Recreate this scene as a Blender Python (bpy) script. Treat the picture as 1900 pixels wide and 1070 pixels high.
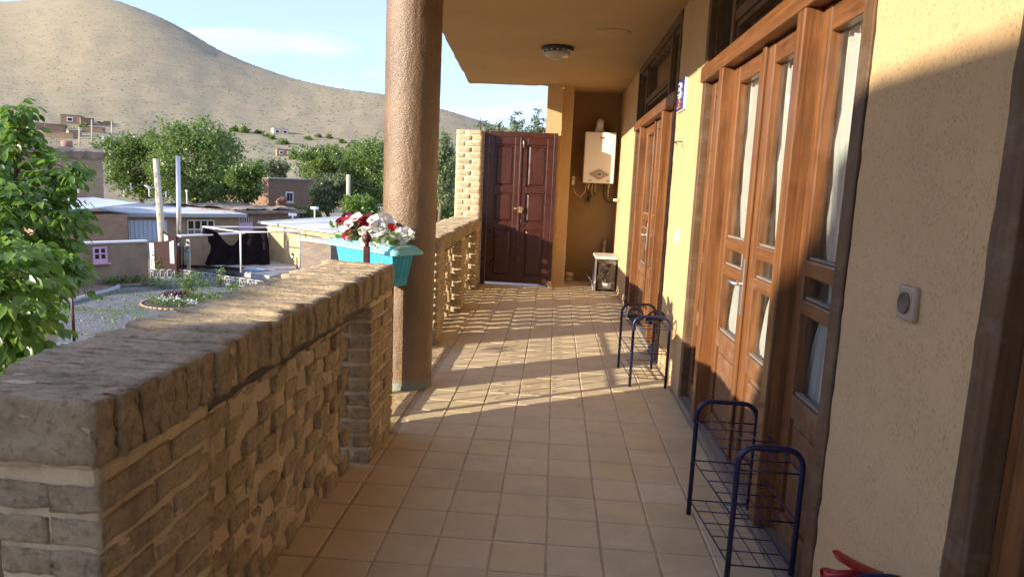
import bpy, bmesh, math, random
import numpy as np
from mathutils import Vector, Matrix, noise
R_ = math.radians
scene = bpy.context.scene
for o in list(bpy.data.objects): bpy.data.objects.remove(o)
COL = scene.collection
random.seed(7)

# ------------------------------------------------------------------ camera
F_, PITCH, ROLL, YAW = 1258.33, .14879818, .04315605, .05725187
CP = Vector((.76517262, -2.15158908, 1.29985695))
cy, sy = math.cos(YAW), math.sin(YAW)
_f = Vector((-sy, cy, 0)); _r = Vector((cy, sy, 0)); _u = Vector((0, 0, 1))
W_ = _f*math.cos(PITCH) - _u*math.sin(PITCH); u2 = _u*math.cos(PITCH) + _f*math.sin(PITCH)
RT = _r*math.cos(ROLL) + u2*math.sin(ROLL); UP = u2*math.cos(ROLL) - _r*math.sin(ROLL)
cam_d = bpy.data.cameras.new('camera'); cam = bpy.data.objects.new('camera', cam_d); COL.objects.link(cam)
m = Matrix.Identity(4)
for i in range(3):
    m[i][0] = RT[i]; m[i][1] = UP[i]; m[i][2] = -W_[i]; m[i][3] = CP[i]
cam.matrix_world = m
cam_d.sensor_width = 36; cam_d.lens = F_/1900*36; cam_d.clip_start = .05; cam_d.clip_end = 20000
scene.camera = cam

# ------------------------------------------------------------------ light
SUN = Vector((1, .64, -.30)).normalized()           # direction the light travels
elev = math.asin(-SUN.z); az = math.atan2(-SUN.x, -SUN.y)
world = bpy.data.worlds.new('World'); scene.world = world; world.use_nodes = True
wn = world.node_tree; bg = wn.nodes['Background']
sky = wn.nodes.new('ShaderNodeTexSky'); sky.sky_type = 'NISHITA'; sky.sun_disc = False
sky.sun_elevation = elev; sky.sun_rotation = az; sky.altitude = 1800
sky.air_density = 1.0; sky.dust_density = .9; sky.ozone_density = 3.5
tc = wn.nodes.new('ShaderNodeTexCoord'); mp = wn.nodes.new('ShaderNodeMapping'); mp.inputs['Scale'].default_value = (1.2, 1.2, 7)
nz = wn.nodes.new('ShaderNodeTexNoise'); nz.inputs['Scale'].default_value = 2.2; nz.inputs['Detail'].default_value = 7; nz.inputs['Distortion'].default_value = .5
rp = wn.nodes.new('ShaderNodeValToRGB'); rp.color_ramp.elements[0].position = .50; rp.color_ramp.elements[1].position = .78
rp.color_ramp.elements[1].color = (.7, .7, .7, 1)
mx = wn.nodes.new('ShaderNodeMix'); mx.data_type = 'RGBA'; mx.inputs[7].default_value = (4.0, 4.2, 4.9, 1)
L = wn.links.new
L(tc.outputs['Generated'], mp.inputs['Vector']); L(mp.outputs[0], nz.inputs['Vector']); L(nz.outputs[0], rp.inputs[0])
mv = wn.nodes.new('ShaderNodeMix'); mv.data_type = 'RGBA'; mv.inputs[0].default_value = .6; mv.inputs[7].default_value = (1.75, 2.2, 3.9, 1)
L(sky.outputs[0], mv.inputs[6]); L(rp.outputs[0], mx.inputs[0]); L(mv.outputs[2], mx.inputs[6]); L(mx.outputs[2], bg.inputs[0])
bg.inputs[1].default_value = .15
sd = bpy.data.lights.new('sun', 'SUN'); so = bpy.data.objects.new('sun', sd); COL.objects.link(so)
sd.energy = 3.3; sd.angle = R_(.55); sd.color = (1, .91, .76)
so.rotation_euler = SUN.to_track_quat('-Z', 'Y').to_euler(); so.location = (-8, -5, 8)
scene.view_settings.view_transform = 'Standard'; scene.view_settings.look = 'None'
scene.view_settings.exposure = 1.58
scene.view_settings.use_white_balance = True; scene.view_settings.white_balance_temperature = 6850; scene.view_settings.white_balance_tint = 12; scene.view_settings.gamma = 1
scene.render.resolution_x = 1024; scene.render.resolution_y = 576
scene.cycles.max_bounces = 9; scene.cycles.diffuse_bounces = 6; scene.cycles.transparent_max_bounces = 12

# ------------------------------------------------------------------ helpers
def ray(px, py): return W_ + RT*((px-950)/F_) - UP*((py-535)/F_)
def atz(px, py, z):
    d = ray(px, py); return CP + d*((z-CP.z)/d.z)
def atd(px, py, dep): return CP + ray(px, py)*dep
def aty(px, py, y):
    d = ray(px, py); return CP + d*((y-CP.y)/d.y)
def atx(px, py, x):
    d = ray(px, py); return CP + d*((x-CP.x)/d.x)
def noise3(x, y, z, s=1.0): return noise.noise(Vector((x*s, y*s, z*s)))

class MB:
    def __init__(s): s.v = []; s.f = []; s.sm = []
    def add(s, vs, fs, smooth=False):
        n = len(s.v); s.v += [tuple(v) for v in vs]; s.f += [tuple(i+n for i in f) for f in fs]; s.sm += [smooth]*len(fs); return s
    def box(s, x0, x1, y0, y1, z0, z1):
        return s.add([(x0,y0,z0),(x1,y0,z0),(x1,y1,z0),(x0,y1,z0),(x0,y0,z1),(x1,y0,z1),(x1,y1,z1),(x0,y1,z1)],
                     [(0,3,2,1),(4,5,6,7),(0,1,5,4),(1,2,6,5),(2,3,7,6),(3,0,4,7)])
    def hexa(s, b, t):   # bottom 4 pts ccw, top 4 pts
        return s.add(list(b)+list(t), [(0,3,2,1),(4,5,6,7),(0,1,5,4),(1,2,6,5),(2,3,7,6),(3,0,4,7)])
    def obox(s, c, dx, dy, dz, ax=(1,0,0), ay=(0,1,0), az_=(0,0,1)):
        c = Vector(c); ax = Vector(ax)*dx/2; ay = Vector(ay)*dy/2; az_ = Vector(az_)*dz/2
        return s.hexa([c-ax-ay-az_, c+ax-ay-az_, c+ax+ay-az_, c-ax+ay-az_], [c-ax-ay+az_, c+ax-ay+az_, c+ax+ay+az_, c-ax+ay+az_])
    def seg(s, p, q, z0, z1, t):  # wall from p to q, thickness t centred
        p = Vector((p[0], p[1], 0)); q = Vector((q[0], q[1], 0)); d = (q-p).normalized(); n = Vector((-d.y, d.x, 0))*t/2
        Z = Vector((0,0,1))
        if not hasattr(z1, '__len__'): z1 = (z1, z1)
        return s.hexa([p-n+Z*z0, q-n+Z*z0, q+n+Z*z0, p+n+Z*z0], [p-n+Z*z1[0], q-n+Z*z1[1], q+n+Z*z1[1], p+n+Z*z1[0]])
    def tube(s, pts, r, n=8, cap=True):
        pts = [Vector(p) for p in pts]; k = len(pts)
        rr = r if hasattr(r, '__len__') else [r]*k
        vs = []; ref = None
        for i, p in enumerate(pts):
            t = (pts[min(i+1, k-1)] - pts[max(i-1, 0)]).normalized()
            if ref is None: ref = Vector((0,0,1)) if abs(t.z) < .9 else Vector((1,0,0))
            a = t.cross(ref).normalized(); b = a.cross(t).normalized(); ref = b
            for j in range(n):
                an = 2*math.pi*j/n; vs.append(p + (a*math.cos(an) + b*math.sin(an))*rr[i])
        fs = [(i*n+j, i*n+(j+1)%n, (i+1)*n+(j+1)%n, (i+1)*n+j) for i in range(k-1) for j in range(n)]
        if cap: fs += [tuple(range(n))[::-1], tuple((k-1)*n+j for j in range(n))]
        return s.add(vs, fs, True)
    def lathe(s, prof, c=(0,0,0), n=24, ax=(0,0,1)):
        c = Vector(c); q = Vector((0,0,1)).rotation_difference(Vector(ax)); vs = []
        for r, z in prof:
            for j in range(n):
                a = 2*math.pi*j/n; vs.append(c + q @ Vector((r*math.cos(a), r*math.sin(a), z)))
        k = len(prof)
        fs = [(i*n+j, i*n+(j+1)%n, (i+1)*n+(j+1)%n, (i+1)*n+j) for i in range(k-1) for j in range(n)]
        return s.add(vs, fs, True)
    def grid(s, fn, nu, nv, smooth=True):
        vs = [fn(i/nu, j/nv) for i in range(nu+1) for j in range(nv+1)]
        return s.add(vs, [(i*(nv+1)+j, (i+1)*(nv+1)+j, (i+1)*(nv+1)+j+1, i*(nv+1)+j+1) for i in range(nu) for j in range(nv)], smooth)
    def mesh(s, name, mat=None):
        me = bpy.data.meshes.new(name); me.from_pydata(s.v, [], s.f)
        me.polygons.foreach_set('use_smooth', s.sm)
        if mat: me.materials.append(mat)
        me.update(); return me
    def build(s, name, mat=None, parent=None, bevel=0, **k):
        return link(name, s.mesh(name, mat), parent, bevel, **k)

def link(name, me, parent=None, bevel=0, loc=None, rot=None, label=None, cat=None, group=None, kind=None, scale=None):
    o = bpy.data.objects.new(name, me); COL.objects.link(o)
    if loc is not None: o.location = loc
    if rot is not None: o.rotation_euler = rot
    if scale is not None: o.scale = scale
    if parent is not None:
        o.parent = parent; o.matrix_parent_inverse = Matrix.Translation(-BASE.get(parent.name, Vector((0,0,0))))
        BASE[o.name] = BASE.get(parent.name, Vector((0,0,0)))*0
        if loc is not None: BASE[o.name] = Vector(loc)
    elif loc is not None: BASE[o.name] = Vector(loc)
    if bevel:
        b = o.modifiers.new('bevel', 'BEVEL'); b.width = bevel; b.segments = 2; b.limit_method = 'ANGLE'
    if label: o['label'] = label
    if cat: o['category'] = cat
    if group: o['group'] = group
    if kind: o['kind'] = kind
    return o
BASE = {}
def thing(name, loc, label, cat, group=None):
    return link(name, None, None, 0, loc=Vector(loc), label=label, cat=cat, group=group)

# ------------------------------------------------------------------ materials
class NT:
    def __init__(s, name):
        s.m = bpy.data.materials.new(name); s.m.use_nodes = True; s.t = s.m.node_tree; s.b = s.t.nodes['Principled BSDF']; s.out = s.t.nodes['Material Output']
        s.tc = None
    def n(s, typ, **k):
        x = s.t.nodes.new(typ)
        for a, v in k.items():
            if a.startswith('i_'):
                key = a[2:]; key = int(key) if key.isdigit() else key.replace('_', ' ')
                x.inputs[key].default_value = v
            else: setattr(x, a, v)
        return x
    def l(s, a, b): s.t.links.new(a, b)
    def co(s, kind='Object', scale=(1,1,1), rot=(0,0,0)):
        if not s.tc: s.tc = s.n('ShaderNodeTexCoord')
        if kind == 'World':
            g = s.n('ShaderNodeNewGeometry'); src = g.outputs['Position']
        else: src = s.tc.outputs[kind]
        mpp = s.n('ShaderNodeMapping'); mpp.inputs['Scale'].default_value = scale; mpp.inputs['Rotation'].default_value = rot
        s.l(src, mpp.inputs['Vector']); return mpp.outputs[0]
    def noise(s, vec, scale, detail=4, rough=.55, dist=0):
        x = s.n('ShaderNodeTexNoise'); x.inputs['Scale'].default_value = scale; x.inputs['Detail'].default_value = detail
        x.inputs['Roughness'].default_value = rough; x.inputs['Distortion'].default_value = dist; s.l(vec, x.inputs['Vector']); return x.outputs[0]
    def ramp(s, fac, stops):
        x = s.n('ShaderNodeValToRGB'); e = x.color_ramp.elements
        while len(e) < len(stops): e.new(.5)
        for i, (p, c) in enumerate(stops):
            e[i].position = p; e[i].color = (*c, 1) if hasattr(c, '__len__') else (c, c, c, 1)
        s.l(fac, x.inputs[0]); return x.outputs[0]
    def mix(s, fac, a, b, mode='MIX'):
        x = s.n('ShaderNodeMix'); x.data_type = 'RGBA'; x.blend_type = mode
        for sock, v in ((0, fac), (6, a), (7, b)):
            if isinstance(v, bpy.types.NodeSocket): s.l(v, x.inputs[sock])
            elif hasattr(v, '__len__'): x.inputs[sock].default_value = (*v, 1)
            else: x.inputs[sock].default_value = v
        return x.outputs[2]
    def math(s, op, a, b=0):
        x = s.n('ShaderNodeMath'); x.operation = op
        for i, v in enumerate((a, b)):
            if isinstance(v, bpy.types.NodeSocket): s.l(v, x.inputs[i])
            else: x.inputs[i].default_value = v
        return x.outputs[0]
    def col(s, c):
        if isinstance(c, bpy.types.NodeSocket): s.l(c, s.b.inputs['Base Color'])
        else: s.b.inputs['Base Color'].default_value = (*c, 1)
        return s
    def rough(s, r):
        if isinstance(r, bpy.types.NodeSocket): s.l(r, s.b.inputs['Roughness'])
        else: s.b.inputs['Roughness'].default_value = r
        return s
    def bump(s, h, strength=.5, dist=.01):
        x = s.n('ShaderNodeBump'); x.inputs['Strength'].default_value = strength; x.inputs['Distance'].default_value = dist
        s.l(h, x.inputs['Height'])
        if s.b.inputs['Normal'].links: s.l(s.b.inputs['Normal'].links[0].from_socket, x.inputs['Normal'])
        s.l(x.outputs[0], s.b.inputs['Normal']); return s
    def rnd(s): return s.n('ShaderNodeObjectInfo').outputs['Random']

def simple(name, c, rough=.6, metal=0, var=.12, sc=8, bump=0):
    t = NT(name); v = t.co('World'); n = t.noise(v, sc, 5)
    a = tuple(x*(1-var) for x in c); b = tuple(min(1, x*(1+var)) for x in c)
    t.col(t.ramp(n, [(.3, a), (.7, b)])).rough(rough); t.b.inputs['Metallic'].default_value = metal
    if bump: t.bump(t.noise(v, sc*6, 4), .6, bump)
    return t.m

def plaster(name, c, straw=1.0, stain=.15, ghost=True):
    t = NT(name); v = t.co('World')
    big = t.noise(v, 1.6, 5, .6); base = t.mix(big, tuple(x*.80 for x in c), tuple(min(1, x*1.14) for x in c))
    fine = t.noise(v, 60, 3); base = t.mix(t.math('MULTIPLY', fine, .22), base, tuple(x*.6 for x in c))
    h = t.noise(v, 34, 6, .65)
    if straw:
        # straw flecks: stretched cells in two directions
        fl = None
        for k, (rt, sc) in enumerate((((0.5,.2,.4), (190, 190, 58)), ((-.7,.1,-.5), (165, 165, 52)), ((1.3,.4,.2), (230, 230, 80)))):
            vv = t.co('World', sc, rt); x = t.n('ShaderNodeTexVoronoi'); x.inputs['Scale'].default_value = 1; x.feature = 'F1'; t.l(vv, x.inputs['Vector'])
            d = t.ramp(x.outputs['Distance'], [(.14, 1), (.28, 0)])
            g = t.ramp(t.noise(t.co('World'), 9+k*3, 3), [(.42, 0), (.55, 1)])
            d = t.math('MULTIPLY', d, g); fl = d if fl is None else t.math('MAXIMUM', fl, d)
        base = t.mix(t.math('MULTIPLY', fl, .55*straw), base, tuple(x*.42 for x in c))
        h = t.math('SUBTRACT', h, t.math('MULTIPLY', fl, .7*straw))
    st = t.ramp(t.noise(t.co('World', (1,1,.45)), 2.3, 6, .7, .4), [(.56, 0), (.8, 1)])
    base = t.mix(t.math('MULTIPLY', st, stain), base, tuple(x*.35 for x in c))
    t.col(base).rough(.92).bump(h, .55, .004).bump(t.noise(v, 5, 3), .3, .012)
    return t.m
M = {}
M['plaster'] = plaster('straw_plaster', (.62, .415, .21))
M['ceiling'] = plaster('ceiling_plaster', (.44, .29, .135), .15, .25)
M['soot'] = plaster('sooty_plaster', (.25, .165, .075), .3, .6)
M['fill'] = simple('filler', (.66, .49, .28), .9)

def brickm(name, cols, sp=.5):
    t = NT(name); r = t.rnd(); v = t.co('World')
    base = t.ramp(r, [(i/(len(cols)-1), c) for i, c in enumerate(cols)])
    n1 = t.noise(v, 22, 6, .7); base = t.mix(t.ramp(n1, [(.30, .15), (.56, .9)]), base, (.62, .49, .30), 'MIX')
    n2 = t.ramp(t.noise(v, 48, 5, .75), [(.52, 0), (.66, 1)]); base = t.mix(t.math('MULTIPLY', n2, sp), base, (.13, .09, .05))
    n3 = t.ramp(t.noise(v, 7, 4, .6), [(.5, 0), (.68, 1)]); base = t.mix(t.math('MULTIPLY', n3, .35), base, (.16, .12, .08))
    t.col(base).rough(.93).bump(t.noise(v, 85, 8, .78), 1, .009).bump(t.noise(v, 26, 5, .7), .8, .012)
    return t.m
M['brick'] = brickm('old_brick', [(.44,.31,.16), (.28,.19,.105), (.54,.39,.21), (.35,.25,.135), (.48,.34,.195), (.24,.17,.10)])
M['brick2'] = brickm('buff_brick', [(.50,.30,.19), (.55,.42,.22), (.42,.26,.18), (.58,.45,.28), (.50,.40,.20), (.47,.33,.22)], .15)
def mortar(name, c):
    t = NT(name); v = t.co('World'); n = t.noise(v, 12, 7, .7)
    t.col(t.ramp(n, [(.3, tuple(x*.72 for x in c)), (.7, tuple(min(1, x*1.15) for x in c))])).rough(.95).bump(t.noise(v, 45, 7, .75), .9, .008).bump(t.noise(v, 14, 4), .7, .015)
    return t.m
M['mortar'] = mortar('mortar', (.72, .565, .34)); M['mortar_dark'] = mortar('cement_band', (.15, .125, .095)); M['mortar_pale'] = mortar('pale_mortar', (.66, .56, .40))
M['ledge'] = mortar('ledge_mortar', (.60, .45, .25))

def tile_mat():
    t = NT('cement_tile'); r = t.rnd(); v = t.co('World'); oc = t.co('Object')
    base = t.ramp(r, [(0, (.64,.52,.325)), (.25, (.60,.485,.30)), (.5, (.66,.54,.34)), (.72, (.62,.50,.31)), (.87, (.66,.52,.275)), (.94, (.53,.43,.275)), (1, (.68,.57,.385))])
    n = t.noise(v, 6.5, 7, .7); base = t.mix(t.ramp(n, [(.38, 0), (.68, .65)]), base, (.52, .41, .245))
    dd = t.ramp(t.noise(v, 1.3, 8, .75), [(.5, 0), (.7, .5)]); base = t.mix(dd, base, (.33, .26, .17))
    sx = t.n('ShaderNodeSeparateXYZ'); t.l(oc, sx.inputs[0])
    ex = t.math('MAXIMUM', t.math('ABSOLUTE', sx.outputs[0]), t.math('ABSOLUTE', sx.outputs[1]))
    en = t.math('ADD', ex, t.math('MULTIPLY', t.math('SUBTRACT', t.noise(v, 30, 4), .5), .03))
    e = t.ramp(t.math('MULTIPLY', en, 10), [(.84, 0), (.97, 1)])
    base = t.mix(t.math('MULTIPLY', e, .35), base, (.62, .50, .34))
    sp = t.n('ShaderNodeTexVoronoi'); sp.inputs['Scale'].default_value = 85; t.l(v, sp.inputs['Vector'])
    s1 = t.math('MULTIPLY', t.ramp(sp.outputs[0], [(.07, 1), (.15, 0)]), t.ramp(t.noise(v, 7, 3), [(.45, 0), (.6, 1)])); base = t.mix(t.math('MULTIPLY', s1, .8), base, (.12, .08, .045))
    t.col(base).rough(t.ramp(n, [(.3, .55), (.7, .8)])).bump(t.noise(v, 40, 6, .7), .25, .003).bump(t.noise(v, 9, 2), .25, .006)
    return t.m
M['tile'] = tile_mat(); M['grout'] = mortar('grout', (.47, .375, .24))

def wood(name, c1, c2, rough=.42, dark=.25, axis=2, worn=0):
    t = NT(name); sc = [48, 48, 48]; sc[axis] = 2.2
    v = t.co('World', tuple(sc)); n = t.noise(v, 1, 8, .62, .8)
    base = t.ramp(n, [(.28, c1), (.5, tuple((a+b)/2 for a, b in zip(c1, c2))), (.72, c2)])
    st = t.ramp(t.noise(t.co('World'), 3.5, 6, .65), [(.5, 0), (.75, 1)]); base = t.mix(t.math('MULTIPLY', st, dark), base, tuple(x*.35 for x in c1))
    if worn:
        ws = t.ramp(t.noise(t.co('World', (4, 4, 9)), 1.5, 7, .75), [(.5, 0), (.62, 1)]); base = t.mix(t.math('MULTIPLY', ws, worn), base, (.24, .19, .14))
    t.col(base).rough(t.ramp(t.noise(t.co('World'), 12, 4), [(.3, rough-.08), (.7, rough+.18)])).bump(n, .3, .002)
    t.b.inputs['Coat Weight'].default_value = .25 if rough < .5 else 0; t.b.inputs['Coat Roughness'].default_value = .25
    return t.m
M['wood'] = wood('varnished_wood', (.085,.032,.010), (.26,.105,.033), .34, .45)
M['woodh'] = wood('varnished_wood_rail', (.085,.032,.010), (.255,.10,.032), .34, .45, 1)
M['wood_worn'] = wood('worn_wood', (.10,.042,.016), (.26,.115,.045), .55, .35, 2, .4)
M['wood_dark'] = wood('weathered_frame_wood', (.075,.038,.016), (.15,.078,.032), .55, .4, 2, .25)
M['sill'] = wood('grey_sill_wood', (.16,.13,.10), (.30,.26,.21), .8, .3, 1, .5)
M['maroon'] = wood('maroon_door_paint', (.038,.008,.005), (.072,.016,.009), .30, .3)
M['board_under'] = simple('dark_board', (.05,.04,.03))

def colm():
    t = NT('bronze_column_paint'); v = t.co('World')
    n = t.noise(v, 5, 4); base = t.ramp(n, [(.3, (.15,.088,.042)), (.7, (.215,.13,.066))])
    f = t.ramp(t.noise(v, 75, 5, .8), [(.55, 0), (.68, 1)]); base = t.mix(t.math('MULTIPLY', f, .35), base, (.13,.07,.04))
    sx = t.n('ShaderNodeSeparateXYZ'); g = t.n('ShaderNodeNewGeometry'); t.l(g.outputs['Position'], sx.inputs[0])
    zz = t.math('ADD', sx.outputs[2], t.math('MULTIPLY', t.math('SUBTRACT', t.noise(v, 14, 4), .5), .09))
    k = t.ramp(zz, [(.03, 1), (.075, 0)]); base = t.mix(t.math('MULTIPLY', k, .6), base, (.16, .30, .28))
    t.col(base).rough(t.ramp(t.noise(v, 30, 4), [(.3, .27), (.7, .44)])).bump(t.noise(v, 88, 6, .65), .85, .0065).bump(t.noise(v, 22, 4), .25, .005)
    t.b.inputs['Specular IOR Level'].default_value = .65
    return t.m
M['column'] = colm()

def leafm(name, dark, light, trans=.35, rough=.45):
    t = NT(name); a = t.n('ShaderNodeAttribute'); a.attribute_name = 'rnd'
    c = t.ramp(a.outputs['Fac'], [(0, dark), (1, light)])
    c = t.mix(t.math('MULTIPLY', t.ramp(t.rnd(), [(0, 0), (1, 1)]), .35), c, light)
    t.col(c).rough(rough)
    tr = t.n('ShaderNodeBsdfTranslucent'); t.l(t.mix(.5, c, tuple(min(1, x*1.9) for x in light)), tr.inputs[0])
    ms = t.n('ShaderNodeMixShader'); ms.inputs[0].default_value = trans
    t.l(t.b.outputs[0], ms.inputs[1]); t.l(tr.outputs[0], ms.inputs[2]); t.l(ms.outputs[0], t.out.inputs[0])
    return t.m
M['leaf_near'] = leafm('walnut_leaf', (.04,.105,.012), (.15,.265,.038), .42, .35)
M['leaf_mid'] = leafm('tree_leaf', (.055,.11,.022), (.17,.25,.055), .3)
M['leaf_grey'] = leafm('willow_leaf', (.085,.125,.055), (.20,.25,.11), .3)
M['leaf_lime'] = leafm('lime_leaf', (.06,.13,.02), (.17,.26,.045), .35)
M['bark'] = simple('bark', (.13,.095,.06), .9, 0, .4, 6, .01)

def glassm():
    t = NT('window_glass'); t.t.nodes.remove(t.b)
    tr = t.n('ShaderNodeBsdfTransparent'); tr.inputs[0].default_value = (.88,.9,.88,1)
    gl = t.n('ShaderNodeBsdfGlossy'); gl.inputs['Roughness'].default_value = .03; gl.inputs[0].default_value = (.95,.95,.95,1)
    fr = t.n('ShaderNodeFresnel'); fr.inputs[0].default_value = 1.5
    gg = t.n('ShaderNodeNewGeometry'); ad = t.math('MULTIPLY', t.math('ADD', fr.outputs[0], .02), t.math('SUBTRACT', 1.0, gg.outputs['Backfacing']))
    bp = t.n('ShaderNodeBump'); bp.inputs['Strength'].default_value = .06; bp.inputs['Distance'].default_value = .01
    t.l(t.noise(t.co('World'), 5, 2), bp.inputs['Height']); t.l(bp.outputs[0], gl.inputs['Normal'])
    df = t.n('ShaderNodeBsdfDiffuse'); df.inputs[0].default_value = (.45,.4,.33,1)
    ms = t.n('ShaderNodeMixShader'); t.l(ad, ms.inputs[0]); t.l(tr.outputs[0], ms.inputs[1]); t.l(gl.outputs[0], ms.inputs[2])
    m2 = t.n('ShaderNodeMixShader'); t.l(t.math('MULTIPLY', t.ramp(t.noise(t.co('World'), 6, 6, .7), [(.4, 0), (.75, 1)]), .10), m2.inputs[0])
    t.l(ms.outputs[0], m2.inputs[1]); t.l(df.outputs[0], m2.inputs[2]); t.l(m2.outputs[0], t.out.inputs[0])
    return t.m
M['glass'] = glassm()
def cloth(name, c, trans=.25):
    t = NT(name); t.col(t.mix(t.noise(t.co('World', (1,1,1)), 3, 3), tuple(x*.93 for x in c), c)).rough(.9)
    tr = t.n('ShaderNodeBsdfTranslucent'); tr.inputs[0].default_value = (*c, 1)
    ms = t.n('ShaderNodeMixShader'); ms.inputs[0].default_value = trans
    t.l(t.b.outputs[0], ms.inputs[1]); t.l(tr.outputs[0], ms.inputs[2]); t.l(ms.outputs[0], t.out.inputs[0]); return t.m
M['curtain'] = cloth('white_curtain', (.82,.82,.80)); M['black_cloth'] = cloth('black_cloth', (.014,.010,.010), .02)
M['navy'] = simple('navy_enamel', (.013,.016,.062), .35, .1, .15, 20)
M['iron'] = simple('maroon_iron', (.085,.022,.016), .42, .3, .3, 20)
M['steel'] = simple('steel', (.55,.54,.52), .35, .9, .1); M['brass'] = simple('brass', (.55,.42,.2), .35, .9, .15, 30)
M['black'] = simple('black_plastic', (.02,.02,.02), .4); M['white_enamel'] = simple('white_enamel', (.78,.75,.68), .25, 0, .04, 4)
M['sockdark'] = simple('socket_inside', (.13,.095,.065), .5); M['grey'] = simple('grey_plastic', (.36,.29,.215), .38, 0, .05); M['lcd'] = simple('display_grey', (.10,.12,.10), .3)
M['red'] = simple('red_plastic', (.34,.018,.025), .35, 0, .1); M['redlogo'] = simple('red_badge', (.45,.02,.02), .4)
M['rubber'] = simple('navy_rubber', (.022,.024,.055), .7, 0, .25, 30, .002)
M['cream'] = simple('cream_plastic', (.72,.62,.42), .5); M['white'] = simple('white_paint', (.78,.77,.74), .5, 0, .06)
M['pink'] = simple('pink_paint', (.62,.36,.46), .6, 0, .06)
M['teal_rim'] = simple('pale_teal_plastic', (.22,.56,.54), .38, 0, .05); M['teal'] = simple('turquoise_plastic', (.055,.44,.58), .34, 0, .06, 5)
M['washer_side'] = simple('grey_painted_steel', (.20,.215,.225), .45, .3, .1, 5); M['dirty_metal'] = simple('dirty_metal', (.30,.25,.18), .5, .6, .45, 14, .003)
M['soil'] = simple('soil', (.06,.045,.03), .95, 0, .3, 30, .01)
M['pwhite'] = cloth('white_petal', (.82,.80,.74), .3); M['pred'] = cloth('crimson_petal', (.30,.008,.025), .25); M['pbright'] = cloth('scarlet_petal', (.62,.02,.015), .25); M['pdark'] = cloth('purple_petal', (.085,.006,.03), .2)

# ================================================================== STRUCTURE
# ---- terrain: one sheet to the horizon, the hill rises behind the village
SIL = [(-180,5),(-120,6),(-90,7),(-70,7),(-55,8.3),(-45,9.6),(-39.7,10.25),(-38,10.8),(-35.8,11.5),(-34,11.65),(-32,11.38),(-29.3,10.5),(-26.8,9.15),(-23.8,8.1),(-20.6,7.4),(-17.4,7.05),(-14.2,6.87),(-9.2,5.9),(-7,5.38),(-4.7,4.79),(-1,4.2),(10,3.6),(40,4),(90,4),(180,5)]
RID = [(-180,1100),(-38,1100),(-30,860),(-22,680),(-12,560),(0,520),(60,600),(180,1100)]
def smooth(t): t = max(0, min(1, t)); return t*t*(3-2*t)
def interp(x, tab):
    for (a, b), (c, d) in zip(tab, tab[1:]):
        if x <= c: return b + (d-b)*(x-a)/(c-a)
    return tab[-1][1]
def terr(azd, r):
    S = sum(interp(max(-180, min(180, azd+o)), SIL)*w for o, w in ((-1.6,.2),(-.8,.2),(0,.2),(.8,.2),(1.6,.2)))
    RR = sum(interp(max(-180, min(180, azd+o)), RID) for o in (-4,-2,0,2,4))/5
    base = interp(r, [(0,-3.375),(90,-3.375),(150,-.9),(250,1.6),(340,2.5),(380,2.75),(1e6,2.75)])
    if r < 90: return -4.0
    e = base
    if r > 340: e = 2.5 + (S-2.5)*(1-(1-min(1, (r-340)/(RR-340)))**1.6)
    z = 1.3 + r*math.tan(R_(e))
    if r > RR: z = 1.3 + RR*math.tan(R_(S)) - (r-RR)*.16
    z += (noise3(azd*.16, r*.003, 1)*1.2 + noise3(azd*1.0, r*.012, 5)*.35) * smooth((r-330)/250) * (1 if r < RR-60 else .3)
    z += noise3(azd*.5, r*.02, 3)*1.0*smooth((r-110)/90)
    return max(z, -60)
def hit(px, py):
    d = ray(px, py); a = math.degrees(math.atan2(d.x, d.y)); k = 60
    while k < 1500:
        p = CP + d*k; r = math.hypot(p.x-CP.x, p.y-CP.y)
        if terr(a, r) > p.z: return k
        k += 3
    return 400
def terrain():
    rs = [0.01, 6, 15, 30, 45, 60, 75, 90] + list(range(100, 340, 12)) + list(range(340, 1130, 14)) + [1200, 1400, 2000, 4000, 9000]
    azs = []; a = -180
    while a < 180: azs.append(a); a += .35 if -48 < a < 6 else 3
    mb = MB(); vs = [(CP.x + r*math.sin(R_(a)), CP.y + r*math.cos(R_(a)), terr(a, r)) for a in azs for r in rs]
    n = len(rs); k = len(azs)
    mb.add(vs, [(i*n+j, i*n+j+1, ((i+1)%k)*n+j+1, ((i+1)%k)*n+j) for i in range(k) for j in range(n-1)], True)
    t = NT('dry_hill_grass'); v = t.co('World')
    big = t.noise(v, .012, 6, .6); base = t.ramp(big, [(.3, (.28,.225,.125)), (.5, (.34,.27,.155)), (.7, (.29,.24,.13))])
    st = t.noise(t.co('World', (.10,.10,.42), (0,0,0)), 1, 9, .75, .6); base = t.mix(t.ramp(st, [(.46, 0), (.66, .55)]), base, (.20,.165,.10))
    tuft = t.ramp(t.noise(t.co('World', (.7,.7,1.1)), 1, 8, .8), [(.50, 0), (.64, 1)]); base = t.mix(t.math('MULTIPLY', tuft, .85), base, (.115,.105,.05))
    gr = t.ramp(t.noise(v, .02, 6, .75), [(.55, 0), (.72, 1)]); base = t.mix(t.math('MULTIPLY', gr, .35), base, (.19,.21,.09))
    t.col(base).rough(.95).bump(t.noise(t.co('World', (.12,.12,.3)), 1, 9, .75), .35, 1.2)
    mb.build('hills', t.m, kind='structure')
terrain()

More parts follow.
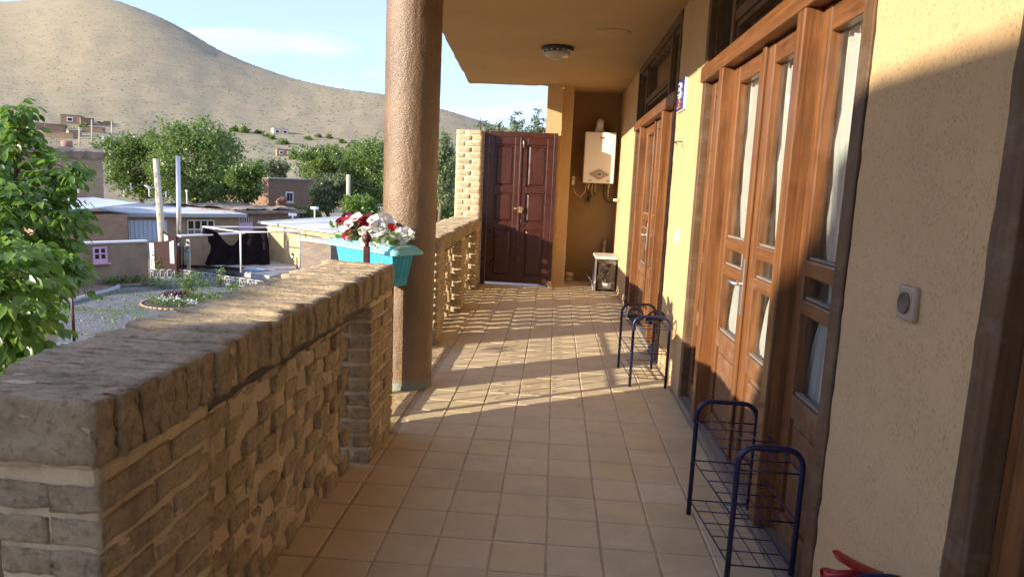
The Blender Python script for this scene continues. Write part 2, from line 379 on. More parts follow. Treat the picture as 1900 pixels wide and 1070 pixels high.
# ---- balcony floor with its tiles
floor_mb = MB(); floor_mb.box(-.62, 1.72, -4.5, 7.75, -.32, -.0032)
floor = floor_mb.build('balcony_floor', M['grout'], kind='structure')
def tile_mesh(w, d, nm, th=.012):
    b = .0035; x, y = w/2, d/2
    vs = [(-x,-y,-th),(x,-y,-th),(x,y,-th),(-x,y,-th),(-x,-y,-b),(x,-y,-b),(x,y,-b),(-x,y,-b),(-x+b,-y+b,0),(x-b,-y+b,0),(x-b,y-b,0),(-x+b,y-b,0)]
    fs = [(0,1,5,4),(1,2,6,5),(2,3,7,6),(3,0,4,7),(4,5,9,8),(5,6,10,9),(6,7,11,10),(7,4,8,11),(8,9,10,11)]
    return MB().add(vs, fs).mesh(nm, M['tile'])
tm = tile_mesh(.1935, .1935, 'tile'); tme = tile_mesh(.141, .191, 'tile_edge')
spots = []
for j in range(-22, 39):
    for i in range(-1, 8):
        x = i*.2+.1 if i >= 0 else -.078
        if i == -1 and 1.29 < (j+.5)*.2 < 3.16: continue
        if j < -14: continue
        spots.append((x, (j+.5)*.2, i == -1))
vis = sorted([s for s in spots if s[1] > -.5], key=lambda s: s[1])
near, rest = vis[:300], vis[300:]+[s for s in spots if s[1] <= -.5]
def jit(a): return random.uniform(-a, a)
for x, y, e in near:
    link('tile', tme if e else tm, floor, loc=(x+jit(.0016), y+jit(.0016), jit(.0012)), rot=(jit(.005), jit(.005), jit(.008)))
tb = MB()
for x, y, e in rest:
    w = .07 if e else .0955; z = -.001
    tb.add([(x-w,y-.0955,z),(x+w,y-.0955,z),(x+w,y+.0955,z),(x-w,y+.0955,z),(x-w,y-.0955,z-.01),(x+w,y-.0955,z-.01),(x+w,y+.0955,z-.01),(x-w,y+.0955,z-.01)], [(0,1,2,3),(0,4,5,1),(1,5,6,2),(2,6,7,3),(3,7,4,0)])
tb.build('floor_tiles', M['tile'], floor, kind='stuff')
# mortar ledge under the railing
def rough_slab(x0, x1, y0, y1, z0, z1, st=.03, am=.004, nm='slab'):
    """box with wobbly faces and edges"""
    bm = bmesh.new(); bmesh.ops.create_cube(bm, size=1)
    for v in bm.verts: v.co = Vector((x0+(v.co.x+.5)*(x1-x0), y0+(v.co.y+.5)*(y1-y0), z0+(v.co.z+.5)*(z1-z0)))
    for ax, ln in ((0, x1-x0), (1, y1-y0), (2, z1-z0)):
        c = int(ln/st)
        if c < 1: continue
        c = min(c, 90)
        es = [e for e in bm.edges if abs(abs((e.verts[0].co-e.verts[1].co)[ax])-ln) < 1e-5]
        bmesh.ops.subdivide_edges(bm, edges=es, cuts=c, use_grid_fill=True)
    for v in bm.verts:
        p = v.co*14; q = v.co*45
        d = noise.noise_vector(p)*am + noise.noise_vector(q)*am*.5
        v.co += d
    me = bpy.data.meshes.new(nm); bm.to_mesh(me); bm.free()
    for p in me.polygons: p.use_smooth = True
    return me
def rslab(name, a, mat, parent=None, st=.03, am=.004, **k):
    me = rough_slab(*a, st, am, name); me.materials.append(mat)
    o = link(name, me, parent, **k)
    e = o.modifiers.new('split', 'EDGE_SPLIT'); e.split_angle = R_(55)
    return o
rslab('kerb_ledge', (-.62, -.037, 1.22, 3.2, -.30, .004), M['ledge'], kind='structure', st=.04, am=.003)

# ---- house wall of plaster piers, ceiling slab, far end
def pier(nm, a, lab=None, mat='plaster', st=.035, am=.004): return rslab(nm, a, M[mat], hw, st=st, am=am)
hw = thing('house_wall', (1.75, 2, 0), 'straw plastered house wall along the right side of the balcony', 'wall')
pier('pier', (1.62, 1.88, -.765, -.145, -.05, 2.64)); pier('pier', (1.62, 1.88, 2.115, 3.02, -.05, 2.64))
pier('pier', (1.62, 1.88, 5.61, 7.75, -.05, 2.72)); pier('pier', (1.62, 1.88, -4.6, -3.02, -.05, 2.64))
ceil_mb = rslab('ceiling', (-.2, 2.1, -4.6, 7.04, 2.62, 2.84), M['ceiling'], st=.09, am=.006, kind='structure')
for v in ceil_mb.data.vertices:
    if v.co.x < .2:
        k = max(0, (v.co.y-1.8))*.047 + .012*noise3(0, v.co.y*2.6, 0)
        v.co.x -= k*(.2-v.co.x)/.4
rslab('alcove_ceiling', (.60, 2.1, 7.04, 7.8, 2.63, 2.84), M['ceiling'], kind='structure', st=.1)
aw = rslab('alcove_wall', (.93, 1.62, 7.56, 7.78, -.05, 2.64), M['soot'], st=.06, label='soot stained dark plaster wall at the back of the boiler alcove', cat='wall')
pl = thing('plaster_pillar', (.75, 7.1, 0), 'yellow plaster pillar with a broken edge between maroon door and boiler alcove', 'pillar')
rslab('pillar_shaft', (.60, .80, 6.89, 7.7, -.02, 2.63), M['plaster'], pl, st=.035, am=.007)
rslab('pillar_shaft', (.795, .945, 7.03, 7.7, -.02, 2.625), M['plaster'], pl, st=.04, am=.005)
# rooms behind the glass doors
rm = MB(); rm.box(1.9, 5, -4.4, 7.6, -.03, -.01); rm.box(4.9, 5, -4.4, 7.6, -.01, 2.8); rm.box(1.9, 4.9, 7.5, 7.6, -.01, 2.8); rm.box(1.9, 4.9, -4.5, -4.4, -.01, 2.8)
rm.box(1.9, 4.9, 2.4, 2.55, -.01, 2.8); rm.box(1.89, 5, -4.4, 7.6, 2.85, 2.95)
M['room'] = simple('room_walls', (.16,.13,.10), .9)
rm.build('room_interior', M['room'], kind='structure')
# outer shell so that the rooms are closed and the house reads from outside
# ---- column
def column():
    t = thing('round_column', (-.135, 2.09, 0), 'tall round column in rough glossy bronze brown paint beside the flower box', 'column')
    mb = MB(); N = 96; K = 150
    def fn(u, v):
        z = u*2.62; a = v*2*math.pi; r = .170 - .006*(1-u)
        r += .0022*noise3(math.cos(a)*9, math.sin(a)*9, z*9) + .0012*noise3(math.cos(a)*28, math.sin(a)*28, z*22)
        if z < .03: r += .004
        return (-.135 + r*math.cos(a) - .012*(1-u), 2.09 + r*math.sin(a), z)
    mb.grid(fn, K, N); mb.build('column_shaft', M['column'], t)
column()

# ================================================================== BRICK PARAPETS
def rbrick(nm, lx, ly, lz, seed, am=.005, cuts=3, rnd=.35):
    bm = bmesh.new(); bmesh.ops.create_cube(bm, size=1); bmesh.ops.subdivide_edges(bm, edges=bm.edges[:], cuts=cuts, use_grid_fill=True)
    S = Vector((lx, ly, lz)); mn = min(lx, ly, lz)
    for v in bm.verts:
        c = v.co.copy(); p = Vector((c.x*lx, c.y*ly, c.z*lz))
        # round the corners by an absolute radius
        q = p.copy(); rad = mn*rnd
        for i in range(3): q[i] = max(-S[i]/2+rad, min(S[i]/2-rad, p[i]))
        d = p-q
        if d.length > rad: p = q + d.normalized()*rad
        p += noise.noise_vector(p*26+Vector((seed*7.1, 0, seed)))*am*.75 + noise.noise_vector(p*95+Vector((seed, seed*3, 0)))*am*.75 + noise.noise_vector(p*210+Vector((seed, 0, seed*3)))*am*.35
        v.co = p
    me = bpy.data.meshes.new(nm); bm.to_mesh(me); bm.free()
    for f in me.polygons: f.use_smooth = True
    me.materials.append(M['brick']); return me
def variants(nm, lx, ly, lz, n=6, **k): return [rbrick(nm, lx, ly, lz, i+hash(nm) % 1 + lx*13, **k) for i in range(n)]
V_cope = variants('coping_brick', .345, .056, .120, 9, am=.0075, rnd=.05, cuts=9)
V_lat = variants('lattice_brick', .092, .116, .067, 9, am=.0055, rnd=.05, cuts=7)
V_lat2 = variants('open_lattice_brick', .075, .112, .058, 6, am=.005, rnd=.06, cuts=4)
V_str = variants('stretcher', .10, .19, .052, 6, am=.005, rnd=.06, cuts=6)
V_hd = variants('header', .10, .09, .052, 6, am=.005, rnd=.06, cuts=6)
V_end = variants('end_brick', .16, .10, .052, 6, am=.005, rnd=.06, cuts=6)
PITCH_Z = .0655
def place(lst, parent, limit=300):
    lst.sort(key=lambda s: (Vector(s[1])-CP).length)
    for me, loc, rz in lst[:limit]:
        link('brick', me, parent, loc=loc, rot=(jit(.03), jit(.03), rz+jit(.05)))
    if len(lst) > limit:
        mb = MB()
        for me, loc, rz in lst[limit:]:
            mt = Matrix.Translation(loc) @ Matrix.Rotation(rz, 4, 'Z')
            mb.add([mt @ v.co for v in me.vertices], [tuple(p.vertices) for p in me.polygons], True)
        mb.build('far_bricks', M['brick'], parent, kind='stuff')
def parapet(label, xf, y0, y1, pil, top=.885, thick=.33, cope=.062, vl=None):
    """xf(y) = x of the corridor face; pil = list of (ya, yb) solid pilasters; lattice panels between them"""
    xa = xf(y0)
    t = thing('brick_parapet', (xa-.15, y0, 0), label, 'parapet')
    L_ = []
    # coping: bricks on edge across the wall
    n = int((y1-y0)/cope)
    for i in range(n):
        y = y0 + (i+.5)*(y1-y0)/n
        L_.append((random.choice(V_cope), (xf(y)-thick/2+jit(.009)-.004, y, top-.062+jit(.006)), (math.pi if random.random() < .5 else 0)))
    zc = top-.125   # underside of the coping
    core = MB()
    core.seg((xf(y0)-thick/2, y0+.008), (xf(y1)-thick/2, y1-.008), zc+.0, top-.018, thick-.03)
    # pilasters
    nz_ = int((zc-.025)/PITCH_Z)
    dz = (zc-.025)/nz_
    for pi_, (a, b) in enumerate(pil):
        ym = (a+b)/2; x = xf(ym)
        core.box(x-.195, x-.012, a+.012, b-.012, -.0, zc)
        for j in range(nz_):
            z = (j+.5)*dz + .0
            # corridor face: one long + one short brick, alternating
            w = b-a; s = .42 if j % 2 else .58
            for (c0, c1) in ((a, a+w*s), (a+w*s, b)):
                ln = c1-c0
                V = V_str if ln > .14 else V_hd
                lref = .19 if ln > .14 else .09
                L_.append((random.choice(V), (x-.050+jit(.004), (c0+c1)/2, z+jit(.003)), 0))
                L_[-1] = L_[-1] + ((ln-.012)/lref,)
            # the two ends
            for ys in (a+.052, b-.052):
                xs = (x-.155,) if j % 2 else (x-.150,)
                for q, xx in enumerate(xs):
                    L_.append((random.choice(V_hd), (xx, ys, z+jit(.003)), 0, 1.0))
    # lattice panels
    gaps = list(zip([p[1] for p in pil[:-1]], [p[0] for p in pil[1:]]))
    for a, b in gaps:
        n_ = max(2, round((b-a)/.205)); st = (b-a)/n_
        for j in range(nz_):
            z = (j+.5)*dz
            off = .0 if j % 2 else .5
            for i in range(n_ + (1 if j % 2 == 0 else 1)):
                y = a + (i+off-.0)*st if j % 2 else a + (i+.5)*st
                if y < a-.01 or y > b+.01: continue
                if j % 2 == 0 and i >= n_: continue
                if vl is None and y > b-.17 and j in (1, 3, 5, 7, 9) : continue
                L_.append((random.choice(vl or V_lat), (xf(y)-.128+jit(.012), y+jit(.006), z+jit(.003)), jit(.12), 1.0))
    # build
    lst = []
    meshes = {}
    for it in L_:
        me, loc, rz = it[:3]; sc = it[3] if len(it) > 3 else 1
        lst.append((me, loc, rz, sc))
    lst.sort(key=lambda s: (Vector(s[1])-CP).length - (0 if s[1][0] > xf(s[1][1])-.17 else 3))
    lim = 300
    for me, loc, rz, sc in lst[:lim]:
        link('brick', me, t, loc=loc, rot=(jit(.035), jit(.035), rz+jit(.04)), scale=(1, sc, 1))
    if len(lst) > lim:
        mb = MB()
        for me, loc, rz, sc in lst[lim:]:
            mt = Matrix.Translation(loc) @ Matrix.Rotation(rz, 4, 'Z') @ Matrix.Diagonal((1, sc, 1, 1))
            mb.add([mt @ v.co for v in me.vertices], [tuple(p.vertices) for p in me.polygons], True)
        mb.build('hidden_side_bricks', M['brick'], t, kind='stuff')
    core.build('mortar_core', M['mortar'], t)
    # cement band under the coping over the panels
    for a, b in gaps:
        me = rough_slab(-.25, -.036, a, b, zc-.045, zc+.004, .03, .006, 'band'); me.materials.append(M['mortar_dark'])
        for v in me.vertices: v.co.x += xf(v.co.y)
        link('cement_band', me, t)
    if vl is None:
        for a, b in gaps:
            me = rough_slab(-.155, -.092, a-.005, b-.175, 0, zc-.03, .022, .012, 'backing'); me.materials.append(M['mortar'])
            for v in me.vertices: v.co.x += xf(v.co.y)
            link('panel_mortar', me, t)
    # rough mortar pointing filling the face between the coping bricks
    me = rough_slab(-.30, -.009, y0+.006, y1-.006, zc-.002, top-.012, .025, .006, 'pointing'); me.materials.append(M['mortar'])
    for v in me.vertices: v.co.x += xf(v.co.y)
    link('coping_mortar', me, t)
    for a, b in pil:
        x = xf((a+b)/2)
        me = rough_slab(x-.20, x-.006, a+.013, b-.013, 0, zc, .03, .005, 'pointing'); me.materials.append(M['mortar'])
        link('pilaster_mortar', me, t)
    return t
parapet('long near brick parapet with lattice panel and rough upright coping, left foreground', lambda y: -.035, -1.04, 1.27, [(-1.04, -.62), (.80, 1.245)])
parapet('far short brick parapet between bronze column and tall brick pier', lambda y: -.125-.018*(y-3.16), 3.16, 6.62, [(3.16, 3.46), (4.70, 5.02), (6.26, 6.62)], cope=.064, vl=V_lat2)

# tall brick pier beside the maroon door
def brick_pier():
    t = thing('brick_pier', (-.36, 6.77, 0), 'tall pier of buff bricks standing left of the maroon door', 'pier')
    x0, x1, y0, y1, H = -.535, -.195, 6.63, 6.93, 2.0
    full = [rbrick('brick', .205, .095, .058, i+40, .003, 3, .12) for i in range(5)]; half = [rbrick('brick', .115, .095, .058, i+50, .003, 3, .12) for i in range(5)]
    side = [rbrick('brick', .095, .19, .058, i+60, .003, 3, .12) for i in range(4)]
    for m_ in full+half+side: m_.materials[0] = M['brick2']
    n = 27; dz = H/n
    for j in range(n):
        z = (j+.5)*dz
        a, b = ((full, x0+.105), (half, x1-.06)) if j % 2 else ((half, x0+.06), (full, x1-.105))
        for L2, xx in (a, b): link('brick', random.choice(L2), t, loc=(xx+jit(.003), y0+.05, z), rot=(0, jit(.02), jit(.02)))
        link('brick', random.choice(side), t, loc=(x1-.05, y1-.10, z), rot=(jit(.02), 0, jit(.02)))
        link('brick', random.choice(side), t, loc=(x0+.05, y1-.10, z), rot=(jit(.02), 0, jit(.02)))
    me = rough_slab(x0+.006, x1-.006, y0+.006, y1-.01, 0, H-.01, .04, .003, 'mortar'); me.materials.append(M['mortar_pale']); link('mortar_core', me, t)
brick_pier()

# ================================================================== FRENCH DOORS
def french_door(label, y0, y1, mull, meet, curtains, gname):
    """opening y0<y1 on the wall plane x = 1.62; mull = two mullion centres; the leaves meet at `meet`"""
    t = thing('french_door', (1.66, (y0+y1)/2, 0), label, 'door', gname)
    XF, XL, XG = 1.612, 1.655, 1.690   # frame face, leaf face, glass
    fr = MB(); jw = .072
    fr.box(XF, 1.76, y0, y0+jw, .0, 2.615); fr.box(XF, 1.76, y1-jw, y1, 0, 2.615); fr.box(XF+.004, 1.76, y0+jw, y1-jw, 2.555, 2.613)
    fr.build('door_frame', M['wood_dark'], t, .004)
    hb = MB(); hb.box(1.592, 1.755, y0+.012, y1-.012, 1.955, 2.045); hb.build('header_beam', M['woodh'], t, .008)
    sl = MB(); sl.box(1.598, 1.745, y0+jw, y1-jw, -.002, .045); sl.build('threshold', M['sill'], t, .006)
    for mm in mull:
        mb = MB(); mb.box(1.592, 1.745, mm-.037, mm+.037, .046, 1.954); mb.build('mullion', M['wood'], t, .005)
    m0, m1 = sorted(mull)
    bays = [('sidelight', y0+jw+.001, m0-.038), ('door_leaf', m0+.038, meet-.002), ('door_leaf', meet+.002, m1-.038+.0), ('sidelight', m1+.038, y1-jw-.001)]
    for k, (nm, a, b) in enumerate(bays):
        w = b-a; st = .098 if nm == 'door_leaf' else .075
        if a+.3 > b and nm == 'sidelight': st = .06
        lf = MB(); zt = 1.950; zb = .055
        x0, x1 = XL, 1.705
        lf.box(x0, x1, a, a+st, zb, zt); lf.box(x0, x1, b-st, b, zb, zt)
        leaf = lf.build(nm, M['wood'], t, .006)
        rl = []
        for (z0, z1) in ((1.86, zt-.002), (1.03, 1.09), (.895, .95), (.515, .60), (zb+.002, .15)):
            r = MB(); r.box(x0+.002, x1-.002, a+st+.0005, b-st-.0005, z0, z1); r.build('rail', M['woodh'] if z0 > .8 else M['wood_worn'], leaf, .007)
        for (z0, z1) in ((1.09, 1.86), (.95, 1.03), (.60, .895)):
            g = MB(); g.box(XG, XG+.004, a+st-.002, b-st+.002, z0-.002, z1+.002); g.build('glass_pane', M['glass'], leaf)
            bd = MB()   # bottom bead with putty dust
            bd.box(x0+.014, XG-.001, a+st+.001, b-st-.001, z0+.0005, z0+.010); bd.build('bead', M['sill'], leaf, .002)
        p = MB(); p.box(x0+.018, x1-.01, a+st+.0005, b-st-.0005, .151, .514)
        p.build('lower_panel', M['wood_worn'], leaf, .002)
        p = MB(); c = .028; p.box(x0+.010, x0+.017, a+st+c, b-st-c, .151+c, .514-c); p.build('raised_panel', M['wood_worn'], leaf, .005)
    # meeting moulding + handle
    mo = MB(); mo.box(XL-.014, XL-.001, meet-.020, meet+.024, .06, 1.948); mo.build('meeting_bead', M['wood'], t, .004)
    h = MB(); h.box(XL-.019, XL-.0145, meet-.018, meet+.016, .76, 1.02); ho = h.build('handle_plate', M['steel'], t, .002)
    h = MB(); h.tube([(XL-.018, meet, .905), (XL-.055, meet, .905)], .009, 10); h.tube([(XL-.052, meet-.0, .905), (XL-.055, meet+.06, .907), (XL-.053, meet+.115, .898)], [.009,.0085,.006], 10)
    h.build('door_handle', M['steel'], ho)
    # transom lights
    tz0, tz1 = 2.046, 2.554
    tb_ = MB(); xs = (1.63, 1.72)
    cuts = [m0, m1]
    for c in cuts: tb_.box(xs[0], xs[1], c-.03, c+.03, tz0, tz1)
    tb_.box(xs[0]+.004, xs[1], m0+.0305, m1-.0305, tz0+.135, tz0+.185)
    tb_.build('transom_bars', M['wood_dark'], t, .005)
    for a, b, z0, z1 in ((y0+jw, m0-.03, tz0, tz1), (m1+.03, y1-jw, tz0, tz1), (m0+.03, m1-.03, tz0, tz0+.135), (m0+.03, m1-.03, tz0+.185, tz1)):
        fm = MB(); w = .028
        fm.box(1.648, 1.70, a+.0005, a+w, z0+.0005, z1-.0005); fm.box(1.648, 1.70, b-w, b-.0005, z0+.0005, z1-.0005); fm.box(1.650, 1.70, a+w, b-w, z0+.0005, z0+w*.8); fm.box(1.650, 1.70, a+w, b-w, z1-w, z1-.0005)
        s_ = fm.build('transom_sash', M['wood_dark'], t, .003)
        g = MB(); g.box(1.680, 1.684, a+w-.002, b-w+.002, z0+.02, z1-w+.002); g.build('glass_pane', M['glass'], s_)
    # curtains: gathered white sheets, tied low so the edge sweeps
    if curtains:
        for k, (nm, a, b) in enumerate(bays):
            def edge(z):   # left edge of the cloth measured from the near (low y) side, as fraction of the bay
                if z > 1.0: f = .95 - .40*smooth((1.85-z)/.85)
                else: f = .55 + .35*smooth((1.0-z)/.6)
                return f
            def fn(u, v, a=a, b=b, k=k):
                z = .12 + u*(1.90-.12); stl = .098 if k in (1, 2) else .07; wdt = stl + .02 + (b-a-2*stl)*edge(z)
                s_ = 1 - .75*math.exp(-((z-.98)/.10)**2)*.35
                y = a + .11 + v*(wdt)*s_
                return (1.728 + .010*math.sin(v*46+k+math.sin(z*3+k)*.7) + .004*math.sin(v*117), y, z)
            c = MB(); c.grid(fn, 40, 90); 
            lab = ['white curtain in the nearest sidelight', 'white gathered curtain behind the nearer leaf', 'white gathered curtain behind the farther leaf', 'narrow strip of white curtain in the farthest sidelight'][k]
            c.build('curtain', M['curtain'], None, 0, label=f'{lab} of {gname_of[label]}', cat='curtain', group='curtains behind the glass doors')
    return t
gname_of = {}
labs = ['wide glazed wooden double door in the middle, shoe rack in front of it', 'far glazed wooden double door with sidelights near the boiler alcove', 'dark wooden glazed door cut by the right edge of the view']
gname_of = {labs[0]: 'the middle glass door', labs[1]: 'the far glass door', labs[2]: 'the right edge glass door'}
GD = 'glazed wooden double doors along the house wall'
french_door(labs[0], -.14, 2.11, (.40, 1.57), .985, True, GD)
french_door(labs[1], 3.03, 5.60, (3.55, 5.01), 4.28, True, GD)
french_door(labs[2], -3.01, -.775, (-2.48, -1.31), -1.9, True, GD)

# ================================================================== MAROON DOOR
def maroon_door():
    t = thing('panelled_double_door', (.28, 6.86, 0), 'dark maroon panelled double door with bolt closing the far end of the balcony', 'door')
    y = 6.79
    f = MB(); f.box(-.185, -.125, y-.012, y+.06, .0, 2.0); f.box(.715, .765, y-.012, y+.06, .02, 2.0); f.box(-.125, .715, y-.010, y+.06, 1.935, 1.998); f.build('door_frame', M['maroon'], t, .004)
    for k, (a, b) in enumerate(((-.122, .292), (.298, .712))):
        st = .078; z0, z1 = .035, 1.932
        l = MB(); l.box(a, a+st, y, y+.04, z0, z1); l.box(b-st, b, y, y+.04, z0, z1)
        for q0, q1 in ((z0, .12), (.745, .835), (1.22, 1.30), (1.84, z1)): l.box(a+st+.0003, b-st-.0003, y+.002, y+.04, q0, q1)
        leaf = l.build('door_leaf', M['maroon'], t, .004)
        for q0, q1 in ((.12, .745), (.835, 1.22), (1.30, 1.84)):
            p = MB(); p.box(a+st+.0003, b-st-.0003, y+.020, y+.03, q0+.0003, q1-.0003)
            aa, bb = a+st+.022, b-st-.022
            p.hexa([(aa, y+.0195, q0+.02), (bb, y+.0195, q0+.02), (bb, y+.0195, q1-.02), (aa, y+.0195, q1-.02)][::-1], [(aa+.02, y+.006, q0+.04), (bb-.02, y+.006, q0+.04), (bb-.02, y+.006, q1-.04), (aa+.02, y+.006, q1-.04)][::-1])
            p.build('panel', M['maroon'], leaf, .002)
    c = MB(); c.box(.282, .312, y-.014, y-.0005, .04, 1.93); c.build('meeting_bead', M['maroon'], t, .005)
    b = MB(); b.box(.235, .36, y-.026, y-.0145, 1.005, 1.03); b.box(.30, .345, y-.034, y-.0265, .965, 1.045); b.tube([(.25, y-.03, 1.017), (.33, y-.03, 1.017)], .006, 8); b.build('bolt', M['brass'], t, .002)
    b = MB(); b.tube([(.335, y-.002, .90), (.335, y-.03, .895), (.335, y-.035, .85), (.335, y-.03, .80), (.335, y-.002, .795)], .006, 8); b.build('pull_handle', M['black'], t)
    b = MB(); b.tube([(.325, y-.002, 1.90), (.325, y-.02, 1.89), (.325, y-.02, 1.80)], .008, 8); b.build('top_latch', M['steel'], t)
    s_ = MB(); s_.box(-.12, .71, y-.005, y+.10, -.004, .010); s_.build('door_sill', M['white'], t, .003)
maroon_door()

# ================================================================== ALCOVE
def boiler():
    t = thing('wall_boiler', (1.36, 7.4, 1.4), 'white wall hung gas boiler with oval control panel in the dark alcove', 'boiler')
    x0, x1, y0, y1, z0, z1 = 1.13, 1.545, 7.25, 7.55, 1.395, 2.075
    b = MB(); b.box(x0, x1, y0, y1, z0, z1); b.build('casing', M['white_enamel'], t, .012)
    c = (1.345, y0-.004, z0+.115)
    p = MB(); vs = []; N = 48
    for i in range(N):
        a = 2*math.pi*i/N; ca, sa = math.cos(a), math.sin(a)
        k_ = smooth((abs(ca)-.62)/.3); rx = .072 + .06*k_; rz = .072 - .03*k_ - .012*(sa < 0)*abs(ca)
        vs.append((c[0]+rx*ca, rz*sa))
    bt = [(x, y0-.001, c[2]+z) for x, z in vs]; tp = [(x, y0-.010, c[2]+z*.96) for x, z in vs]
    p.add(bt+tp, [tuple(range(N, 2*N))]+[(i, (i+1) % N, N+(i+1) % N, N+i) for i in range(N)]); p.build('control_panel', M['grey'], t)
    p = MB(); p.box(c[0]-.033, c[0]+.033, y0-.014, y0-.0105, c[2]-.02, c[2]+.028); pn = p.build('display_surround', M['white_enamel'], t, .003)
    p = MB(); p.box(c[0]-.026, c[0]+.026, y0-.0165, y0-.0145, c[2]-.012, c[2]+.022); p.build('display', M['lcd'], t)
    for k in range(3):
        p = MB(); p.lathe([(0, 0), (.005, 0), (.005, -.004)], (c[0]-.018+k*.018, y0-.018, c[2]-.035), 10, (0, 1, 0)); p.build('button', M['white_enamel'], t)
    p = MB(); p.box(1.335, 1.39, y0-.003, y0-.0005, z1-.085, z1-.065); p.build('red_badge', M['redlogo'], t)
    for k, (xx, w) in enumerate(((x0+.10, .05), (x1-.075, .055))):
        p = MB()
        for q in range(4): p.box(xx-w/2+q*w/4, xx-w/2+(q+.7)*w/4, y0-.002, y0-.0005, z0+.028, z0+.040)
        p.build('printed_mark', M['black'], t)
    f = MB(); f.tube([(1.325, 7.40, z1-.002), (1.325, 7.40, z1+.10), (1.33, 7.415, z1+.135), (1.335, 7.45, z1+.15), (1.335, 7.56, z1+.15)], .05, 20); f.tube([(1.325, 7.40, z1+.0), (1.325, 7.40, z1+.05)], .062, 20)
    f.build('flue_pipe', M['white'], t)
    h = MB()
    h.tube([(1.43, 7.45, z0), (1.43, 7.44, z0-.10), (1.445, 7.42, z0-.20), (1.49, 7.40, z0-.255), (1.55, 7.40, z0-.25), (1.60, 7.40, z0-.21)], .011, 10)
    h.build('black_hose', M['black'], t)
    h = MB(); h.tube([(1.19, 7.48, z0), (1.18, 7.48, z0-.12), (1.12, 7.50, z0-.20), (1.05, 7.52, z0-.16), (1.00, 7.535, z0-.06)], .0045, 8); h.build('cable', M['cream'], t)
    for k, (xx, ln, rr, mt) in enumerate(((1.27, .17, .012, 'dirty_metal'), (1.315, .13, .012, 'dirty_metal'), (1.50, .22, .010, 'steel'), (1.22, .10, .010, 'brass'))):
        h = MB(); h.tube([(xx, 7.46, z0), (xx-.004, 7.46, z0-ln*.6), (xx+.006, 7.49, z0-ln), (xx+.006, 7.56, z0-ln-.02)], rr, 10); h.lathe([(.017, -.02), (.019, -.01), (.019, .01), (.017, .02)], (xx, 7.46, z0-.03), 6); h.build('pipe', M[mt], t)
    h = MB(); h.lathe([(0, -.03), (.022, -.03), (.026, 0), (.022, .03), (0, .03)], (1.235, 7.50, z0-.235), 12, (0, 1, 0)); h.tube([(1.235, 7.50, z0-.22), (1.235, 7.48, z0-.12)], .012, 8); h.build('gas_cock', M['black'], t)
boiler()
b = MB(); b.box(.985, 1.025, 7.53, 7.558, 1.36, 1.48); gb = thing('wall_box', (1.0, 7.55, 1.4), 'small grey white box on the alcove wall left of the boiler', 'outlet box'); b.build('box_cover', M['white_enamel'], gb, .004)
b = MB(); b.box(.997, 1.013, 7.524, 7.529, 1.43, 1.45); b.build('switch', M['black'], gb)
b = MB(); b.lathe([(0, 0), (.018, 0), (.02, .05), (.017, .08), (0, .08)], (1.622, 7.05, 1.18), 14, (-1, 0, 0)); b.build('pipe_stub', M['cream'], None, 0, label='cream plastic pipe stub sticking out of the wall right of the boiler', cat='pipe stub')
# gutted appliance
def appliance():
    t = thing('dismantled_appliance', (1.46, 6.9, 0), 'dismantled washing machine cabinet with bare works showing on the alcove floor', 'appliance')
    x0, x1, y0, y1, H = 1.33, 1.60, 6.62, 7.2, .455
    m_ = MB(); m_.box(x0, x0+.012, y0+.02, y1, .05, H-.03); m_.build('side_panel', M['washer_side'], t, .003)
    m_ = MB(); m_.box(x0-.008, x1+.012, y0-.01, y1, H-.03, H); m_.build('top_panel', M['white_enamel'], t, .006)
    m_ = MB(); m_.box(x0-.008, x0+.016, y0-.004, y0+.02, 0, H-.031); m_.box(x0-.008, x0+.014, y0+.021, y1, .0, .049); m_.build('corner_post', M['white'], t, .003)
    m_ = MB(); m_.box(x1, x1+.010, y0+.03, y1, .0, H-.03); m_.build('far_panel', M['black'], t, .003)
    m_ = MB(); m_.box(x0+.017, x1-.001, y0+.05, y0+.07, .02, H-.031); bp_ = m_.build('back_plate', M['dirty_metal'], t, .003)
    rnd = random.Random(5)
    for k in range(9):
        x = x0+.05+rnd.random()*.18; z = .06+rnd.random()*.32
        m_ = MB(); r = rnd.choice((.010, .016, .022)); m_.lathe([(0, 0), (r, 0), (r*1.1, .02), (0, .022)][::-1], (x, y0+.049, z), 14, (0, -1, 0)); m_.build('fitting', M[rnd.choice(('steel', 'black', 'white_enamel'))], t)
    m_ = MB(); m_.box(x0+.11, x0+.22, y0+.025, y0+.049, .045, .11); m_.build('motor_box', M['white_enamel'], t, .004)
    m_ = MB(); m_.box(x0+.02, x0+.05, y0+.02, y0+.049, .03, .14); m_.box(x0+.025, x0+.045, y0+.03, y0+.049, .2, .38); m_.build('bracket', M['black'], t, .003)
    m_ = MB(); m_.lathe([(.035, 0), (.04, .014), (.03, .016), (.026, .004)], (x0+.14, y0+.049, .33), 24, (0, -1, 0)); m_.build('pulley', M['dirty_metal'], t)
    for k in range(4):
        pts = [(x0+.05+rnd.random()*.2, y0+.03-rnd.random()*.02, .08+rnd.random()*.3) for _ in range(4)]
        m_ = MB(); m_.tube(pts, .003, 6); m_.build('wire', M[('black', 'cream', 'steel', 'black')[k]], t)
appliance()
p = MB(); p.tube([(1.47, 7.44, 0), (1.50, 7.50, .62)], .026, 16); 
for k in range(6): p.lathe([(.026, -.008), (.031, 0), (.026, .008)], (1.50-.0022*k*.7, 7.50-.0016*k, .61-k*.022), 14)
p.build('drain_pipe', M['dirty_metal'], None, 0, label='grey pipe with ribbed end leaning behind the dismantled appliance', cat='pipe')
